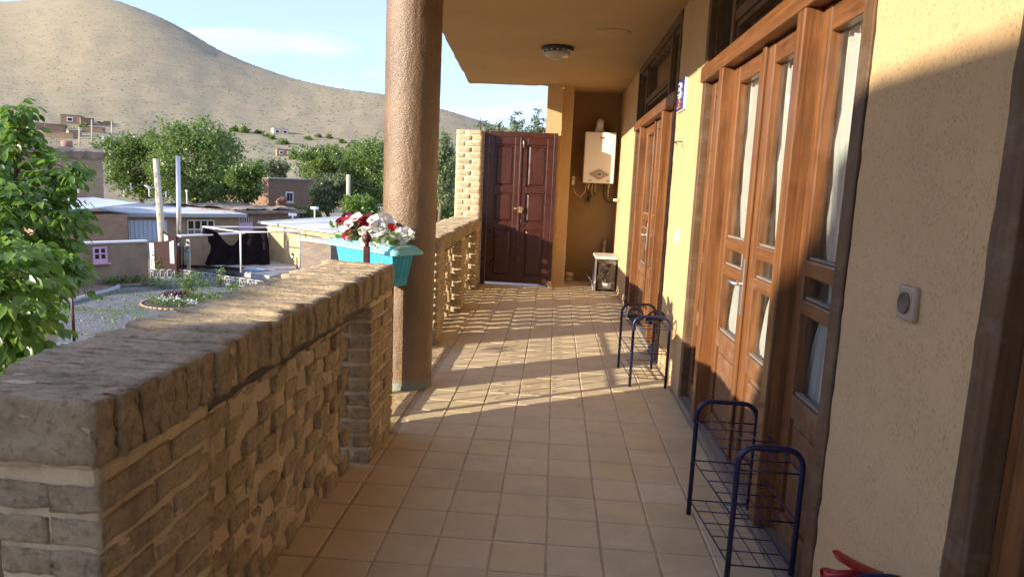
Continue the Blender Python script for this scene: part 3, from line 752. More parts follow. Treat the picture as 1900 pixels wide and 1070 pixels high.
p = MB(); p.tube([(1.22, 7.45, .20), (1.315, 6.93, .08)], .010, 10); p.build('metal_rod', M['steel'], None, 0, label='thin pale metal rod leaning against the dismantled appliance', cat='rod')
for k in range(2):
    me = rbrick('loose_brick', .11, .085, .065, 90+k, .004); me.materials[0] = M['brick2']
    link('loose_brick', me, None, loc=(1.02, 7.45, .034+k*.066), rot=(0, 0, .1*k), label=('upper' if k else 'lower')+' loose brick of the two piled in the alcove corner', cat='brick', group='bricks piled in the alcove corner')
me = rbrick('door_stop_stone', .07, .06, .08, 99, .012); me.materials[0] = M['brick']
link('door_stop_stone', me, None, loc=(.745, 6.76, .04), label='small brown stone lying at the foot of the maroon door frame', cat='stone')

# ================================================================== CEILING AND WALL FITTINGS
t = thing('ceiling_lamp', (.716, 4.56, 2.62), 'round glass ceiling lamp with dark pierced metal ring, unlit', 'ceiling lamp')
m_ = MB(); m_.lathe([(.10, 0), (.155, -.002), (.158, -.012), (.15, -.03), (.125, -.05), (.118, -.05)], (.716, 4.56, 2.618), 40); m_.build('metal_ring', M['black'], t)
for k in range(16):
    a = 2*math.pi*k/16; m_ = MB(); m_.lathe([(.0, -.006), (.008, -.003), (.008, .003), (0, .006)], (.716+.143*math.cos(a), 4.56+.143*math.sin(a), 2.58), 10); m_.build('glass_bead', M['white_enamel'], t)
def fn(u, v):
    a = v*2*math.pi; th = u*math.pi/2; r = .122*math.cos(th)*(1+.018*math.cos(a*20)); return (.716+r*math.cos(a), 4.56+r*math.sin(a), 2.568-.062*math.sin(th))
m_ = MB(); m_.grid(fn, 14, 120); g_ = NT('ribbed_glass'); g_.col((.42,.36,.27)).rough(.15); m_.build('glass_bowl', g_.m, t)
m_ = MB(); m_.lathe([(0, 0), (.13, 0), (.16, .004)], atz(1135, 63, 2.6135), 40); M['patch'] = simple('patch_plaster', (.44,.29,.13), .95, 0, .1, 20, .003)
m_.build('plaster_patch', M['patch'], bpy.data.objects['ceiling'])
c = aty(1062, 161, 6.98); m_ = MB(); m_.lathe([(0, 0), (.015, 0), (.018, .03), (.010, .045), (0, .045)], (.80, 6.86, 2.575), 12, (0, -1, 0)); m_.build('lamp_socket', M['white_enamel'], None, 0, label='tiny bare lamp socket at the top of the plaster pillar', cat='lamp socket')

def sock(label, y, z, round_=True, s=.078, hh=.082):
    t = thing('wall_socket', (1.62, y, z), label, 'socket')
    m_ = MB(); m_.box(1.605, 1.6225, y-s/2, y+s/2, z-hh/2, z+hh/2); m_.build('cover_plate', M['grey'], t, .006)
    m_ = MB(); m_.lathe([(.026, 0), (.026, .004), (.022, .004), (.020, .0008), (0, .0008)], (1.6045, y, z), 28, (-1, 0, 0)); m_.build('socket_well', M['sockdark'] if round_ else M['white'], t)
    if round_:
        for q in (-.009, .009):
            m_ = MB(); m_.lathe([(0, 0), (.003, 0), (.003, .001)], (1.611, y+q, z), 10, (-1, 0, 0)); m_.build('pin_hole', M['black'], t)
sock('beige square wall socket with a round well on the near shaded pier', -.507, 1.067)
def sw():
    t = thing('wall_switch', (1.62, 2.57, 1.013), 'small white switch on the sunlit plaster between the two glass doors', 'switch')
    m_ = MB(); m_.box(1.606, 1.6225, 2.53, 2.61, .965, 1.06); m_.build('cover_plate', M['white'], t, .006)
    m_ = MB(); m_.box(1.600, 1.6055, 2.55, 2.59, .985, 1.04); m_.build('rocker', M['white_enamel'], t, .003)
sw()
h = MB(); h.tube([(1.625, 2.68, 1.655), (1.585, 2.685, 1.655), (1.565, 2.66, 1.65), (1.575, 2.62, 1.63)], .004, 6); h.build('wall_hook', M['black'], None, 0, label='thin bent wire hook in the plaster below the blue sign', cat='hook')
def sign():
    t = thing('tile_sign', (1.615, 2.79, 1.97), 'upright dark blue glazed sign with white and orange letters between glass doors', 'sign')
    M['cobalt'] = simple('cobalt_glaze', (.02,.035,.20), .2); 
    m_ = MB(); m_.box(1.604, 1.6225, 2.655, 2.925, 1.87, 2.085); m_.build('white_backing', M['white'], t, .003)
    m_ = MB(); m_.box(1.5995, 1.6035, 2.675, 2.92, 1.876, 2.08); m_.build('blue_face', M['cobalt'], t, .001)
    M['orange'] = simple('orange_letters', (.62,.19,.05), .35)
    x = 1.5975
    def st(pts, r, mt): 
        q = MB(); q.tube([(x, a, b) for a, b in pts], r, 6); q.build('lettering', M[mt], t)
    # calligraphic strokes stacked top to bottom
    st([(2.86,2.055),(2.82,2.062),(2.79,2.045),(2.81,2.03),(2.85,2.028)], .006, 'white')
    st([(2.86,2.015),(2.81,2.018),(2.77,2.00),(2.78,1.985),(2.83,1.985)], .007, 'white')
    st([(2.78,2.06),(2.765,2.04),(2.77,2.02)], .005, 'white')
    st([(2.87,1.985),(2.80,1.975),(2.74,1.982)], .007, 'white')
    st([(2.85,1.965),(2.79,1.955),(2.76,1.968)], .006, 'white')
    st([(2.85,1.935),(2.80,1.945),(2.77,1.93),(2.80,1.918),(2.84,1.92)], .006, 'orange')
    st([(2.80,1.915),(2.79,1.895),(2.83,1.888)], .005, 'orange'); st([(2.86,1.905),(2.86,1.888)], .005, 'orange')
sign()

# ================================================================== SHOE RACKS
def arch(p, q, H, r=.011, rc=.06):
    """round-cornered tube: up at p, over, down at q"""
    p = Vector(p); q = Vector(q); d = (q-p).normalized(); Z = Vector((0,0,1)); pts = [p]
    for k in range(7):
        a = math.pi/2*k/6; pts.append(p + Z*(H-rc) + d*(rc-rc*math.cos(a)) + Z*(rc*math.sin(a)))
    for k in range(7):
        a = math.pi/2*k/6; pts.append(q + Z*(H-rc) - d*(rc-rc*math.sin(a)) + Z*(rc*math.cos(a)))
    pts.append(q); m_ = MB(); m_.tube(pts, r, 12); return m_
def rack(label, a, b, c, d, H=.485):
    """a,b = outer feet of the near end (corridor, wall); c,d = same for the far end"""
    t = thing('shoe_rack', ((a[0]+d[0])/2, (a[1]+d[1])/2, 0), label, 'shoe rack', 'navy wire shoe racks by the house wall')
    arch((*a, 0), (*b, 0), H, .0095).build('end_frame', M['navy'], t); arch((*c, 0), (*d, 0), H, .0095).build('end_frame', M['navy'], t)
    A, B, C_, D = (Vector((*p, 0)) for p in (a, b, c, d))
    for z in (.405, .235, .065):
        Z = Vector((0,0,z)); m_ = MB()
        m_.tube([A+Z, C_+Z], .0032, 6); m_.tube([B+Z, D+Z], .0032, 6)
        for k in range(6):
            f = k/5; Z2 = Z + Vector((0,0,-.002)); m_.tube([A.lerp(C_, f)+Z2, B.lerp(D, f)+Z2], .0022 if 0 < k < 5 else .003, 6)
        for k in range(1, 4): f = k/4; m_.tube([A.lerp(B, f)+Z, C_.lerp(D, f)+Z], .0020, 6)
        m_.build('wire_shelf', M['navy'], t)
    return t
rack('small navy shoe rack with dark slippers on it, beyond the middle door', (1.331, 2.325), (1.571, 2.337), (1.299, 2.807), (1.545, 2.831))
rack('empty navy wire shoe rack in front of the middle glass door', (1.415, 0.035), (1.655-.03, .03), (1.379, .517), (1.614, .51))
rack('navy shoe rack holding a red sandal at the bottom right edge', (1.44, -1.18), (1.615, -1.18), (1.455, -.70), (1.615, -.70), .475)
def slipper(name, label, c, dirv, mat, strap, group):
    t = thing(name, c, label, 'slipper', group)
    c = Vector(c); d = Vector(dirv).normalized(); s = Vector((-d.y, d.x, 0)); Ln = .25
    def wid(u): return .036 + .012*math.sin(u*math.pi) + .008*smooth((u-.45)/.3) - .03*max(0, u-.9)/.1 - .028*max(0, .07-u)/.07
    m_ = MB()
    def top(u, v): a = v*2*math.pi; w = wid(u); return c + d*((u-.5)*Ln) + s*(w*math.cos(a)) + Vector((0,0,.013+.011*math.sin(a) + .01*(1-u)))
    m_.grid(top, 20, 16); m_.build('sole', M[mat], t)
    m_ = MB()
    for off in strap:
        def st(u, v, off=off):
            a = -.1 + u*(math.pi+.2); w = wid(.66)+.004; b = (v-.5)*.085
            return c + d*(.045+b+off*math.cos(a)) + s*(w*math.cos(a)) + Vector((0,0,.018+.062*max(0, math.sin(a))**.8))
        m_.grid(st, 18, 5)
    o = m_.build('strap', M[mat], t); sl = o.modifiers.new('thick', 'SOLIDIFY'); sl.thickness = .008
slipper('slipper', 'dark navy slipper with crossed straps on the small rack, corridor side', (1.37, 2.56, .41), (.1, 1, 0), 'rubber', (.03, -.03), 'dark slippers on the small rack')
slipper('slipper', 'dark navy slipper with crossed straps on the small rack, wall side', (1.49, 2.50, .41), (.35, 1, 0), 'rubber', (.03, -.03), 'dark slippers on the small rack')
def red_sandal():
    t = thing('red_sandal', (1.50, -.66, .44), 'red plastic sandal with raised strap at the bottom right edge of the view', 'sandal')
    y = -.66; c = aty(1600, 1098, y)
    m_ = MB()
    def top(u, v): a = v*2*math.pi; w = .034+.016*math.sin(u*math.pi)-.02*max(0, u-.9)/.1-.022*max(0, .1-u)/.1; return c + Vector(((u-.5)*.13, .9*w*math.cos(a)-(u-.5)*.14, .012*math.sin(a)+.012*(1-abs(2*u-1))))
    m_.grid(top, 24, 18); m_.build('sole', M['red'], t)
    P0 = aty(1640, 1072, y-.01); P1 = aty(1590, 1046, y+.0); P2 = aty(1546, 1023, y+.01); N = Vector((.25, 1, 0)).normalized(); m_ = MB(); D = (P2-P0).normalized(); U = D.cross(N)
    def st(u, v):
        a = v*2*math.pi; p = P0.lerp(P1, u*2) if u < .5 else P1.lerp(P2, u*2-1); h_ = (.0095-.002*u)*(1 if u < .93 else max(.05, (1-u)/.07)**.5); return p + U*(h_*math.sin(a)+.004*math.sin(u*3.1)) + N*(.022*(1 if u < .9 else max(.1, (1-u)/.1)**.5)*math.cos(a))
    m_.grid(st, 24, 18); m_.build('strap', M['red'], t)
    m_ = MB(); m_.tube([aty(1530, 1069, y), aty(1560, 1063, y), aty(1605, 1062, y), aty(1636, 1067, y)], [.004, .008, .009, .010], 8); m_.build('upper_edge', M['red'], t)
red_sandal()

# ================================================================== RAILING, PLANTER
def railing(label, p, q, posts, nb):
    t = thing('iron_railing', (p[0], p[1], 0), label, 'railing', 'maroon iron railings between parapets and column')
    p = Vector((*p, 0)); q = Vector((*q, 0)); Z = Vector((0,0,1)); d = (q-p); D = d.normalized()
    for f in posts:
        m_ = MB(); c = p+d*f; m_.box(c.x-.016, c.x+.016, c.y-.016, c.y+.016, .0, .955); m_.build('post', M['iron'], t, .003)
        m_ = MB(); m_.lathe([(.0, 0), (.010, 0), (.010, .006), (.016, .010), (.010, .016), (.022, .028), (.026, .042), (.022, .056), (.010, .066), (.012, .070), (.005, .078), (0, .088)], (c.x, c.y, .955), 20); m_.build('finial', M['iron'], t)
    for z, h_ in ((.045, .032), (.42, .018), (.78, .018)):
        m_ = MB(); m_.seg(p[:2], q[:2], z, z+h_, .03 if z < .1 else .02); m_.build('rail', M['iron'], t, .002)
    for k in range(nb):
        f = (k+1)/(nb+1); c = p+d*f; m_ = MB(); m_.box(c.x-.005, c.x+.005, c.y-.005, c.y+.005, .077, .78); m_.build('bar', M['iron'], t)
    for k in range(nb+1):     # scrolls between the bars
        c = p+d*((k+.5)/(nb+1)); w = min(.075, d.length/(nb+1)*.44)
        for z0, sg in ((.25, 1), (.62, -1)):
            pts = []
            for i in range(22):
                a = i/21*math.pi*3; r = w*(.3+.7*i/21)
                pts.append(c + D*(r*math.cos(a)*sg) + Z*(z0 + r*math.sin(a)))
            m_ = MB(); m_.tube(pts, .0032, 5); m_.build('scroll', M['iron'], t)
railing('short maroon iron railing panel behind the turquoise flower box', (-.215, 1.375), (-.20, 1.86), (0, 1), 2)
railing('maroon iron railing panel beyond the bronze column', (-.18, 2.27), (-.18, 3.13), (0, 1), 4)

def planter():
    ax = Vector((-.83, .56, 0)).normalized(); ay = Vector((ax.y, -ax.x, 0)); ay = -ay if ay.y < 0 else ay   # ay points away from the camera
    L0 = .58; W0 = .20
    NR = Vector((-.07, 1.42, 0)); c0 = NR + ax*(L0/2) + ay*(W0/2); zr = .945
    t = thing('planter_box', (c0.x, c0.y, .74), 'turquoise ribbed plastic flower box with pale rim beside the column', 'planter')
    tilt = .03
    def P(u, v, z): return c0 + ax*u + ay*v + Vector((0, 0, .730+(z-.745)*1.14 + u*tilt))
    # body: tapering with vertical ribs
    m_ = MB(); ring = []
    def outline(s, rib=0):
        pts = []; hl, hw_ = (L0/2-.035)*s, (W0/2-.022)*s
        for (a, b, n_) in (((-hl, -hw_), (hl, -hw_), 60), ((hl, -hw_), (hl, hw_), 22), ((hl, hw_), (-hl, hw_), 60), ((-hl, hw_), (-hl, -hw_), 22)):
            for i in range(n_):
                f = i/n_; x = a[0]+(b[0]-a[0])*f; y = a[1]+(b[1]-a[1])*f
                nx, ny = (0, -1) if a[1] == b[1] and a[1] < 0 else (0, 1) if a[1] == b[1] else (1, 0) if a[0] > 0 else (-1, 0)
                k = rib*(1 if math.sin(f*n_/60*math.pi*2*15 if n_ == 60 else f*math.pi*2*5) > 0 else 0)*(1 if .06 < f < .94 else 0)
                pts.append((x+nx*k, y+ny*k))
        return pts
    rows = [(.80, .0, 0), (.81, .008, 0), (.83, .035, 0), (.835, .036, .004), (.98, .178, .004), (.985, .179, 0), (1.0, .19, 0)]
    vs = []
    for s_, z, rib in rows: vs += [P(x, y, .745+z) for x, y in outline(s_, rib)]
    n_ = 164
    fs = [(i*n_+j, i*n_+(j+1) % n_, (i+1)*n_+(j+1) % n_, (i+1)*n_+j) for i in range(len(rows)-1) for j in range(n_)] + [tuple(range(n_))[::-1]]
    m_.add(vs, fs); m_.build('body', M['teal'], t)
    # rim: sloping collar with slanting grooves
    def rr(hl, hw_, r, k=6):
        pts = []
        for cx, cy_, a0 in ((hl-r, hw_-r, 0), (-hl+r, hw_-r, 90), (-hl+r, -hw_+r, 180), (hl-r, -hw_+r, 270)):
            for i in range(k+1): a = R_(a0+90*i/k); pts.append((cx+r*math.cos(a), cy_+r*math.sin(a)))
        return pts
    lv = [(L0/2-.055, W0/2-.045, .02, .195), (L0/2-.05, W0/2-.04, .022, .205), (L0/2-.02, W0/2-.012, .03, .198), (L0/2+.012, W0/2+.016, .035, .172), (L0/2+.012, W0/2+.016, .035, .160), (L0/2-.03, W0/2-.02, .02, .166)]
    vs = []
    for hl, hw_, r, z in lv: vs += [P(x, y, .745+z) for x, y in rr(hl, hw_, r)]
    n_ = 28; m_ = MB(); m_.add(vs, [(i*n_+j, i*n_+(j+1) % n_, (i+1)*n_+(j+1) % n_, (i+1)*n_+j) for i in range(len(lv)-1) for j in range(n_)], False)
    o = m_.build('rim', M['teal_rim'], t, .003)
    for k in range(26):
        u = -L0/2+.02+k*(L0-.04)/25; 
        a = P(u-.012, -(W0/2-.015), .745+.199); b_ = P(u+.012, -(W0/2+.010), .745+.1765)
        g = MB(); g.tube([a, b_], .0022, 5); g.build('rim_rib', M['teal_rim'], o)
    m_ = MB(); m_.add([P(x, y, .925) for x, y in rr(L0/2-.05, W0/2-.04, .02)], [tuple(range(28))]); m_.build('soil', M['soil'], t)
    # hook
    h_ = MB(); h_.tube([(-.215, 1.375, .80), (-.19, 1.43, .805), P(-.0, -.07, .81)], .008, 8); h_.build('hanger', M['iron'], t)
    return P, L0, W0
PP, PL, PW = planter()
def leaf_geo(rnd, c, s, up=.6, n=None):
    """ovate folded leaf: returns verts, faces"""
    d = Vector((rnd.gauss(0,1), rnd.gauss(0,1), rnd.gauss(0,.6)))
    if n is not None: d = n
    d.normalize(); w = d.cross(Vector((rnd.gauss(0,.4), rnd.gauss(0,.4), 1))).normalized(); nn = w.cross(d)
    pr = [(0,0),(.25,.32),(.55,.36),(.82,.2),(1,0)]; vs = []
    for u, h in pr: vs.append(c + d*(u*s) - nn*(.18*s*u*u))
    for u, h in pr[1:4]: vs.append(c + d*(u*s) + w*(h*s) + nn*(.09*s - .18*s*u*u))
    for u, h in pr[1:4]: vs.append(c + d*(u*s) - w*(h*s) + nn*(.09*s - .18*s*u*u))
    return vs, [(0,5,1),(1,5,6,2),(2,6,7,3),(3,7,4),(0,1,8),(1,2,9,8),(2,3,10,9),(3,4,10)]
def setrnd(me, nface_per, rnd):
    at = me.attributes.new('rnd', 'FLOAT', 'FACE'); n = len(me.polygons); k = (n+nface_per-1)//nface_per
    vals = np.repeat(np.array([rnd.random() for _ in range(k)], dtype=np.float32), nface_per)[:n]
    at.data.foreach_set('value', vals)
def petunias(label, u0, u1, cols, nfl, seed):
    rnd = random.Random(seed); c = PP((u0+u1)/2, 0, .93)
    t = thing('petunia_plant', c, label, 'flower', 'petunias in the turquoise box')
    m_ = MB()
    for k in range(150):
        u = rnd.uniform(u0-.02, u1+.02); v = rnd.uniform(-.09, .08); z = .925+rnd.random()**1.2*.09
        vs, fs = leaf_geo(rnd, PP(u, v, z), rnd.uniform(.025, .045)); m_.add(vs, fs, True)
    me = m_.mesh('foliage', M['leaf_lime']); setrnd(me, 8, rnd); link('foliage', me, t)
    for k in range(nfl):
        u = rnd.uniform(u0-.03, u1+.03); v = rnd.uniform(-.10, .07); z = .965+rnd.random()*.095 - .03*(v < -.07)
        mat = rnd.choice(cols); r = rnd.uniform(.026, .041)
        n = (Vector((rnd.gauss(0,.4), rnd.gauss(-.55,.35), rnd.uniform(.2,1)))).normalized(); q = Vector((0,0,1)).rotation_difference(n); cc = PP(u, v, z)
        ph = rnd.random()*6
        def fn(a, b):
            th = b*2*math.pi; rr_ = r*(a**.8)*(1+.10*math.cos(5*th+ph)); zz = r*(.9*a**.45 - .55 - .18*a*a*(1+.5*math.sin(3*th+ph)))
            return cc + q @ Vector((rr_*math.cos(th), rr_*math.sin(th), zz))
        f = MB(); f.grid(fn, 5, 20); fo = f.build('flower', M[mat], t)
        ce = MB(); ce.lathe([(0, .004), (.004, .002), (.003, -.004)], cc + n*(r*-.28), 6, n); ce.build('flower_throat', M['leaf_lime'], fo)
petunias('deep crimson and purple petunias at the left end of the flower box', .14, .26, ['pred', 'pdark', 'pred', 'pdark', 'pwhite'], 22, 1)
petunias('white petunias with dark red ones left of the middle of the box', -.01, .12, ['pwhite', 'pwhite', 'pwhite', 'pdark', 'pred'], 26, 2)
petunias('white petunias with bright red petals at the right end of the box', -.25, -.02, ['pwhite', 'pwhite', 'pwhite', 'pbright', 'pwhite', 'pwhite'], 32, 3)

# ================================================================== COURTYARD AND VILLAGE
GZ = -4.0
def brickwall_mat(name, c, mort, sc=1.0):
    t = NT(name); br = t.n('ShaderNodeTexBrick'); br.inputs['Scale'].default_value = 1
    br.inputs['Brick Width'].default_value = .25*sc; br.inputs['Row Height'].default_value = .075*sc; br.inputs['Mortar Size'].default_value = .008*sc
    br.inputs['Color1'].default_value = (*c, 1); br.inputs['Color2'].default_value = (*[x*.72 for x in c], 1); br.inputs['Mortar'].default_value = (*mort, 1)
    g = t.n('ShaderNodeNewGeometry'); sx = t.n('ShaderNodeSeparateXYZ'); t.l(g.outputs['Position'], sx.inputs[0])
    sn = t.n('ShaderNodeSeparateXYZ'); t.l(g.outputs['Normal'], sn.inputs[0])
    a = t.math('ABSOLUTE', sn.outputs[1]); hor = t.math('ADD', t.math('MULTIPLY', sx.outputs[0], t.math('GREATER_THAN', a, .7)), t.math('MULTIPLY', sx.outputs[1], t.math('LESS_THAN', a, .7)))
    cb = t.n('ShaderNodeCombineXYZ'); t.l(hor, cb.inputs[0]); t.l(sx.outputs[2], cb.inputs[1]); t.l(cb.outputs[0], br.inputs['Vector'])
    v = t.co('World'); st = t.ramp(t.noise(v, .8, 5, .65), [(.45, 0), (.7, 1)])
    t.col(t.mix(t.math('MULTIPLY', st, .35), br.outputs['Color'], tuple(x*.5 for x in c))).rough(.95).bump(t.math('MULTIPLY', br.outputs['Fac'], -1), .6, .02)
    return t.m
M['hb1'] = brickwall_mat('house_brick', (.40,.25,.15), (.30,.22,.15)); M['hb2'] = brickwall_mat('house_brick_buff', (.42,.30,.18), (.32,.25,.17))
M['hb3'] = brickwall_mat('house_brick_red', (.34,.20,.13), (.24,.17,.12)); M['mud'] = simple('mud_roof', (.24,.19,.14), .95, 0, .35, 1.5, .05)
M['membrane'] = simple('pale_roof_membrane', (.55,.55,.54), .7, 0, .35, .5, .01); M['sheet'] = simple('blue_white_sheet', (.55,.62,.70), .4, .1, .12, .8)
M['garage'] = simple('pale_blue_steel', (.46,.54,.62), .5, .1, .08); M['ywall'] = simple('yellow_plaster', (.56,.40,.20), .9, 0, .22, 1.5, .01)
M['bwall'] = simple('brown_plaster', (.26,.185,.115), .9, 0, .24, 1.2, .01); M['concrete'] = simple('concrete', (.36,.34,.31), .9, 0, .15, 3, .01)
M['dkgate'] = simple('dark_brown_gate', (.035,.014,.014), .45); M['dkgate'].node_tree.nodes['Principled BSDF'].inputs['Specular IOR Level'].default_value = .12; M['black_cloth'].node_tree.nodes['Principled BSDF'].inputs['Specular IOR Level'].default_value = .05; M['darkhole'] = simple('dark_opening', (.03,.025,.02), .9); M['creamconc'] = simple('cream_concrete', (.55,.48,.36), .8)
M['winframe'] = simple('cream_window_frame', (.60,.54,.42), .6); M['greenish'] = simple('meter_box', (.34,.36,.28), .5); M['lampglass'] = simple('lantern_glass', (.6,.6,.58), .2)
M['oldwhite'] = simple('weathered_white', (.31,.30,.275), .8, 0, .2, 6); M['blue'] = simple('blue_cloth', (.03,.18,.38), .8); M['terra'] = simple('terracotta', (.34,.17,.12), .85); M['kerb'] = simple('kerb_concrete', (.36,.36,.36), .9)
M['edgebrick'] = simple('bed_edge_brick', (.38,.25,.16), .9, 0, .3, 8)

# gravel yard
def gravel():
    t = NT('gravel'); v = t.co('World')
    vo = t.n('ShaderNodeTexVoronoi'); vo.inputs['Scale'].default_value = 16; t.l(v, vo.inputs['Vector'])
    sp = t.n('ShaderNodeSeparateColor'); t.l(vo.outputs['Color'], sp.inputs[0])
    base = t.ramp(sp.outputs[0], [(0, (.07,.07,.07)), (.5, (.14,.138,.135)), (1, (.25,.245,.24))])
    gp = t.ramp(t.noise(v, .75, 6, .72), [(.49, 0), (.57, 1)]); gn = t.ramp(t.noise(v, 9, 4, .7), [(.35, 0), (.55, 1)])
    base = t.mix(t.math('MULTIPLY', t.math('MULTIPLY', gp, gn), .85), base, (.075,.12,.03))
    t.col(base).rough(.95).bump(vo.outputs['Distance'], .8, .03); return t.m
m_ = MB(); poly = [(-26, 12), (-9, 12), (-9, 34), (-15, 38), (-19, 36), (-22.5, 24.5)]
m_.add([(x, y, GZ+.012) for x, y in poly], [tuple(range(len(poly)))]); m_.build('gravel_yard', gravel(), kind='structure')
# soil strip and kerb along the left wall
kp = [atz(60, 583, GZ), atz(103, 570, GZ), atz(160, 553, GZ), atz(205, 541, GZ), atz(218, 536, GZ), atz(219, 533, GZ)]
m_ = MB(); m_.tube([p+Vector((0,0,.05)) for p in kp], .11, 6); m_.build('kerb', M['kerb'], kind='structure')
wl = [atz(-60, 560, GZ), atz(150, 531, GZ), atz(275, 519, GZ)]
m_ = MB(); pts = kp[1:] + [atz(290, 530, GZ), wl[2], wl[1], wl[0]]
m_.add([(p.x, p.y, GZ+.05) for p in pts], [tuple(range(len(pts)))[::-1]]); m_.build('soil_strip', M['soil2'] if 'soil2' in M else simple('dry_soil', (.20,.14,.10), .95, 0, .3, 4, .02), kind='structure')
# paved path by the lamp post
pv = MB(); A = atz(60, 690, GZ); B = atz(250, 655, GZ); A2 = atz(105, 640, GZ); B2 = atz(185, 645, GZ)
path_pts = [atz(-10, 720, GZ), atz(60, 668, GZ), atz(108, 643, GZ), atz(190, 650, GZ), atz(330, 690, GZ), atz(200, 800, GZ)]
pv.add([(p.x, p.y, GZ+.03) for p in path_pts], [tuple(range(len(path_pts)))[::-1]])
def pavm():
    t = NT('paving_brick'); br = t.n('ShaderNodeTexBrick'); br.inputs['Scale'].default_value = 1; br.inputs['Brick Width'].default_value = .42; br.inputs['Row Height'].default_value = .2; br.inputs['Mortar Size'].default_value = .02
    br.inputs['Color1'].default_value = (.40,.34,.29,1); br.inputs['Color2'].default_value = (.46,.42,.38,1); br.inputs['Mortar'].default_value = (.26,.15,.11,1)
    t.l(t.co('World', (1,1,1), (0,0,.5)), br.inputs['Vector']); t.col(br.outputs['Color']).rough(.9).bump(br.outputs['Fac'], -.5, .01); return t.m
pv.build('paved_path', pavm(), kind='structure')

# courtyard walls
def cwall(label, p, q, z1, mat='bwall', t_=.25, cop=True, z0=GZ):
    t = thing('courtyard_wall', ((p[0]+q[0])/2, (p[1]+q[1])/2, GZ), label, 'wall')
    m_ = MB(); m_.seg(p[:2], q[:2], z0, z1, t_); m_.build('wall_body', M[mat], t)
    if cop:
        m_ = MB(); zz = z1 if not hasattr(z1, '__len__') else z1[0]; m_.seg(p[:2], q[:2], zz+.001, zz+.09, t_+.12); m_.build('coping', M['white'], t, .01)
    return t
w0 = atz(-150, 570, GZ); w1 = atz(275, 519, GZ)
w1 = atd(274, 519, 33); w1.z = GZ; w0 = atz(150, 531, GZ); d_ = (w1-w0).normalized(); w00 = w0 - d_*10
cwall('brown plastered yard wall with white coping carrying the pink window', w00, w1, -2.08)
g0 = atd(280, 508, 35); g1 = atd(328, 508, 34.2); gw = atd(334, 500, 36.5); sh0 = atz(497, 490, GZ)
cwall('brown yard wall with white coping behind the black cloth', gw, sh0, -2.10)
# pink window
def pinkwin():
    c = atd(203, 477, 30.4); dn = Vector((d_.y, -d_.x, 0)); 
    f = (w0-c).dot(dn)/1.0; c = c + dn*(f) + dn*.16
    t = thing('pink_window', (c.x, c.y, c.z), 'small pink decorative window frame with ledge on the brown yard wall', 'window')
    def bx(nm, u0, u1, z0, z1, th, mat, off=0):
        m_ = MB(); a = c + d_*u0 + dn*off; b = c + d_*u1 + dn*off; m_.seg((a.x, a.y), (b.x, b.y), c.z+z0, c.z+z1, th); return m_.build(nm, M[mat], t)
    bx('window_frame', -.30, -.22, -.36, .36, .12, 'pink'); bx('window_frame', .22, .30, -.36, .36, .12, 'pink'); bx('mullion', -.04, .04, -.36, .36, .12, 'pink', .002)
    bx('window_frame', -.22, .22, .28, .36, .10, 'pink'); bx('lower_panel', -.22, .22, -.36, -.18, .10, 'pink'); bx('glazing_bar', -.22, .22, .03, .09, .10, 'pink')
    bx('window_ledge', -.34, .40, -.42, -.365, .26, 'pink', .06)
    for u0, u1 in ((-.22, -.04), (.04, .22)):
        for z0, z1 in ((.09, .28), (-.18, .03)): bx('pane', u0, u1, z0, z1, .02, 'darkhole')
pinkwin()
# low wall near the path, bottom left
lw0 = atz(-160, 720, GZ); lw1 = atz(102, 662, GZ); ztop = -2.62
t = thing('garden_wall', (lw1.x, lw1.y, GZ), 'low tan plastered wall with pale coping behind the terracotta pot', 'wall')
m_ = MB(); m_.seg(lw0[:2], lw1[:2], GZ, ztop, .28); m_.build('wall_body', simple('tan_plaster', (.42,.31,.19), .9, 0, .1, 1.5, .01), t)
m_ = MB(); m_.seg(lw0[:2], lw1[:2], ztop+.001, ztop+.07, .40); m_.build('coping', M['creamconc'], t, .01)

# gate
def gate():
    t = thing('yard_gate', (g0.x, g0.y, GZ), 'dark brown steel yard gate leaf with white side strips and swooping top', 'gate')
    d = Vector((g1.x-g0.x, g1.y-g0.y, 0)); Ln = d.length; D = d.normalized(); N = Vector((-D.y, D.x, 0))
    def top(f): return -2.28 + .34*f*f
    def sheet(nm, f0, f1, mat, off, z0=GZ+.1, zt=0):
        m_ = MB(); K = 8
        for k in range(K):
            a = f0+(f1-f0)*k/K; b = f0+(f1-f0)*(k+1)/K
            p = g0+d*a+N*off; q = g0+d*b+N*off; m_.seg((p.x, p.y), (q.x, q.y), z0, (top(a)-zt, top(b)-zt), .03)
        m_.build(nm, M[mat], t)
    sheet('gate_leaf', 0, 1, 'dkgate', 0); sheet('white_strip', .03, .19, 'white', -.04, GZ+.15, .06); sheet('white_strip', .80, .95, 'white', -.04, GZ+.75, .12)
    m_ = MB(); p = g0+d*1.03; m_.tube([Vector((p.x, p.y, GZ)), Vector((p.x, p.y, -1.85))], .05, 10); m_.build('gate_post', M['dkgate'], t)
    for k in range(5):
        p = g0+d*(.05+k*.11); m_ = MB(); m_.tube([Vector((p.x, p.y, top(.1+k*.1)-.02)), Vector((p.x, p.y, top(.1+k*.1)+.14))], [.014, .003], 6); m_.build('spike', M['dkgate'], t)
gate()
# second leaf behind, open
gg0 = atd(303, 440, 36.5); gg1 = atd(331, 446, 35.5)
t = thing('yard_gate_leaf', (gg0.x, gg0.y, GZ), 'farther dark brown gate leaf showing behind the first one', 'gate')
m_ = MB(); m_.seg(gg0[:2], gg1[:2], GZ+.1, (-1.85, -2.2), .03); m_.build('gate_leaf', M['dkgate'], t)
m_ = MB(); a = gg0.lerp(gg1, .1); b = gg0.lerp(gg1, .35); m_.seg((a.x, a.y-.04), (b.x, b.y-.04), -3, (-2.0, -2.1), .03); m_.build('white_strip', M['white'], t)

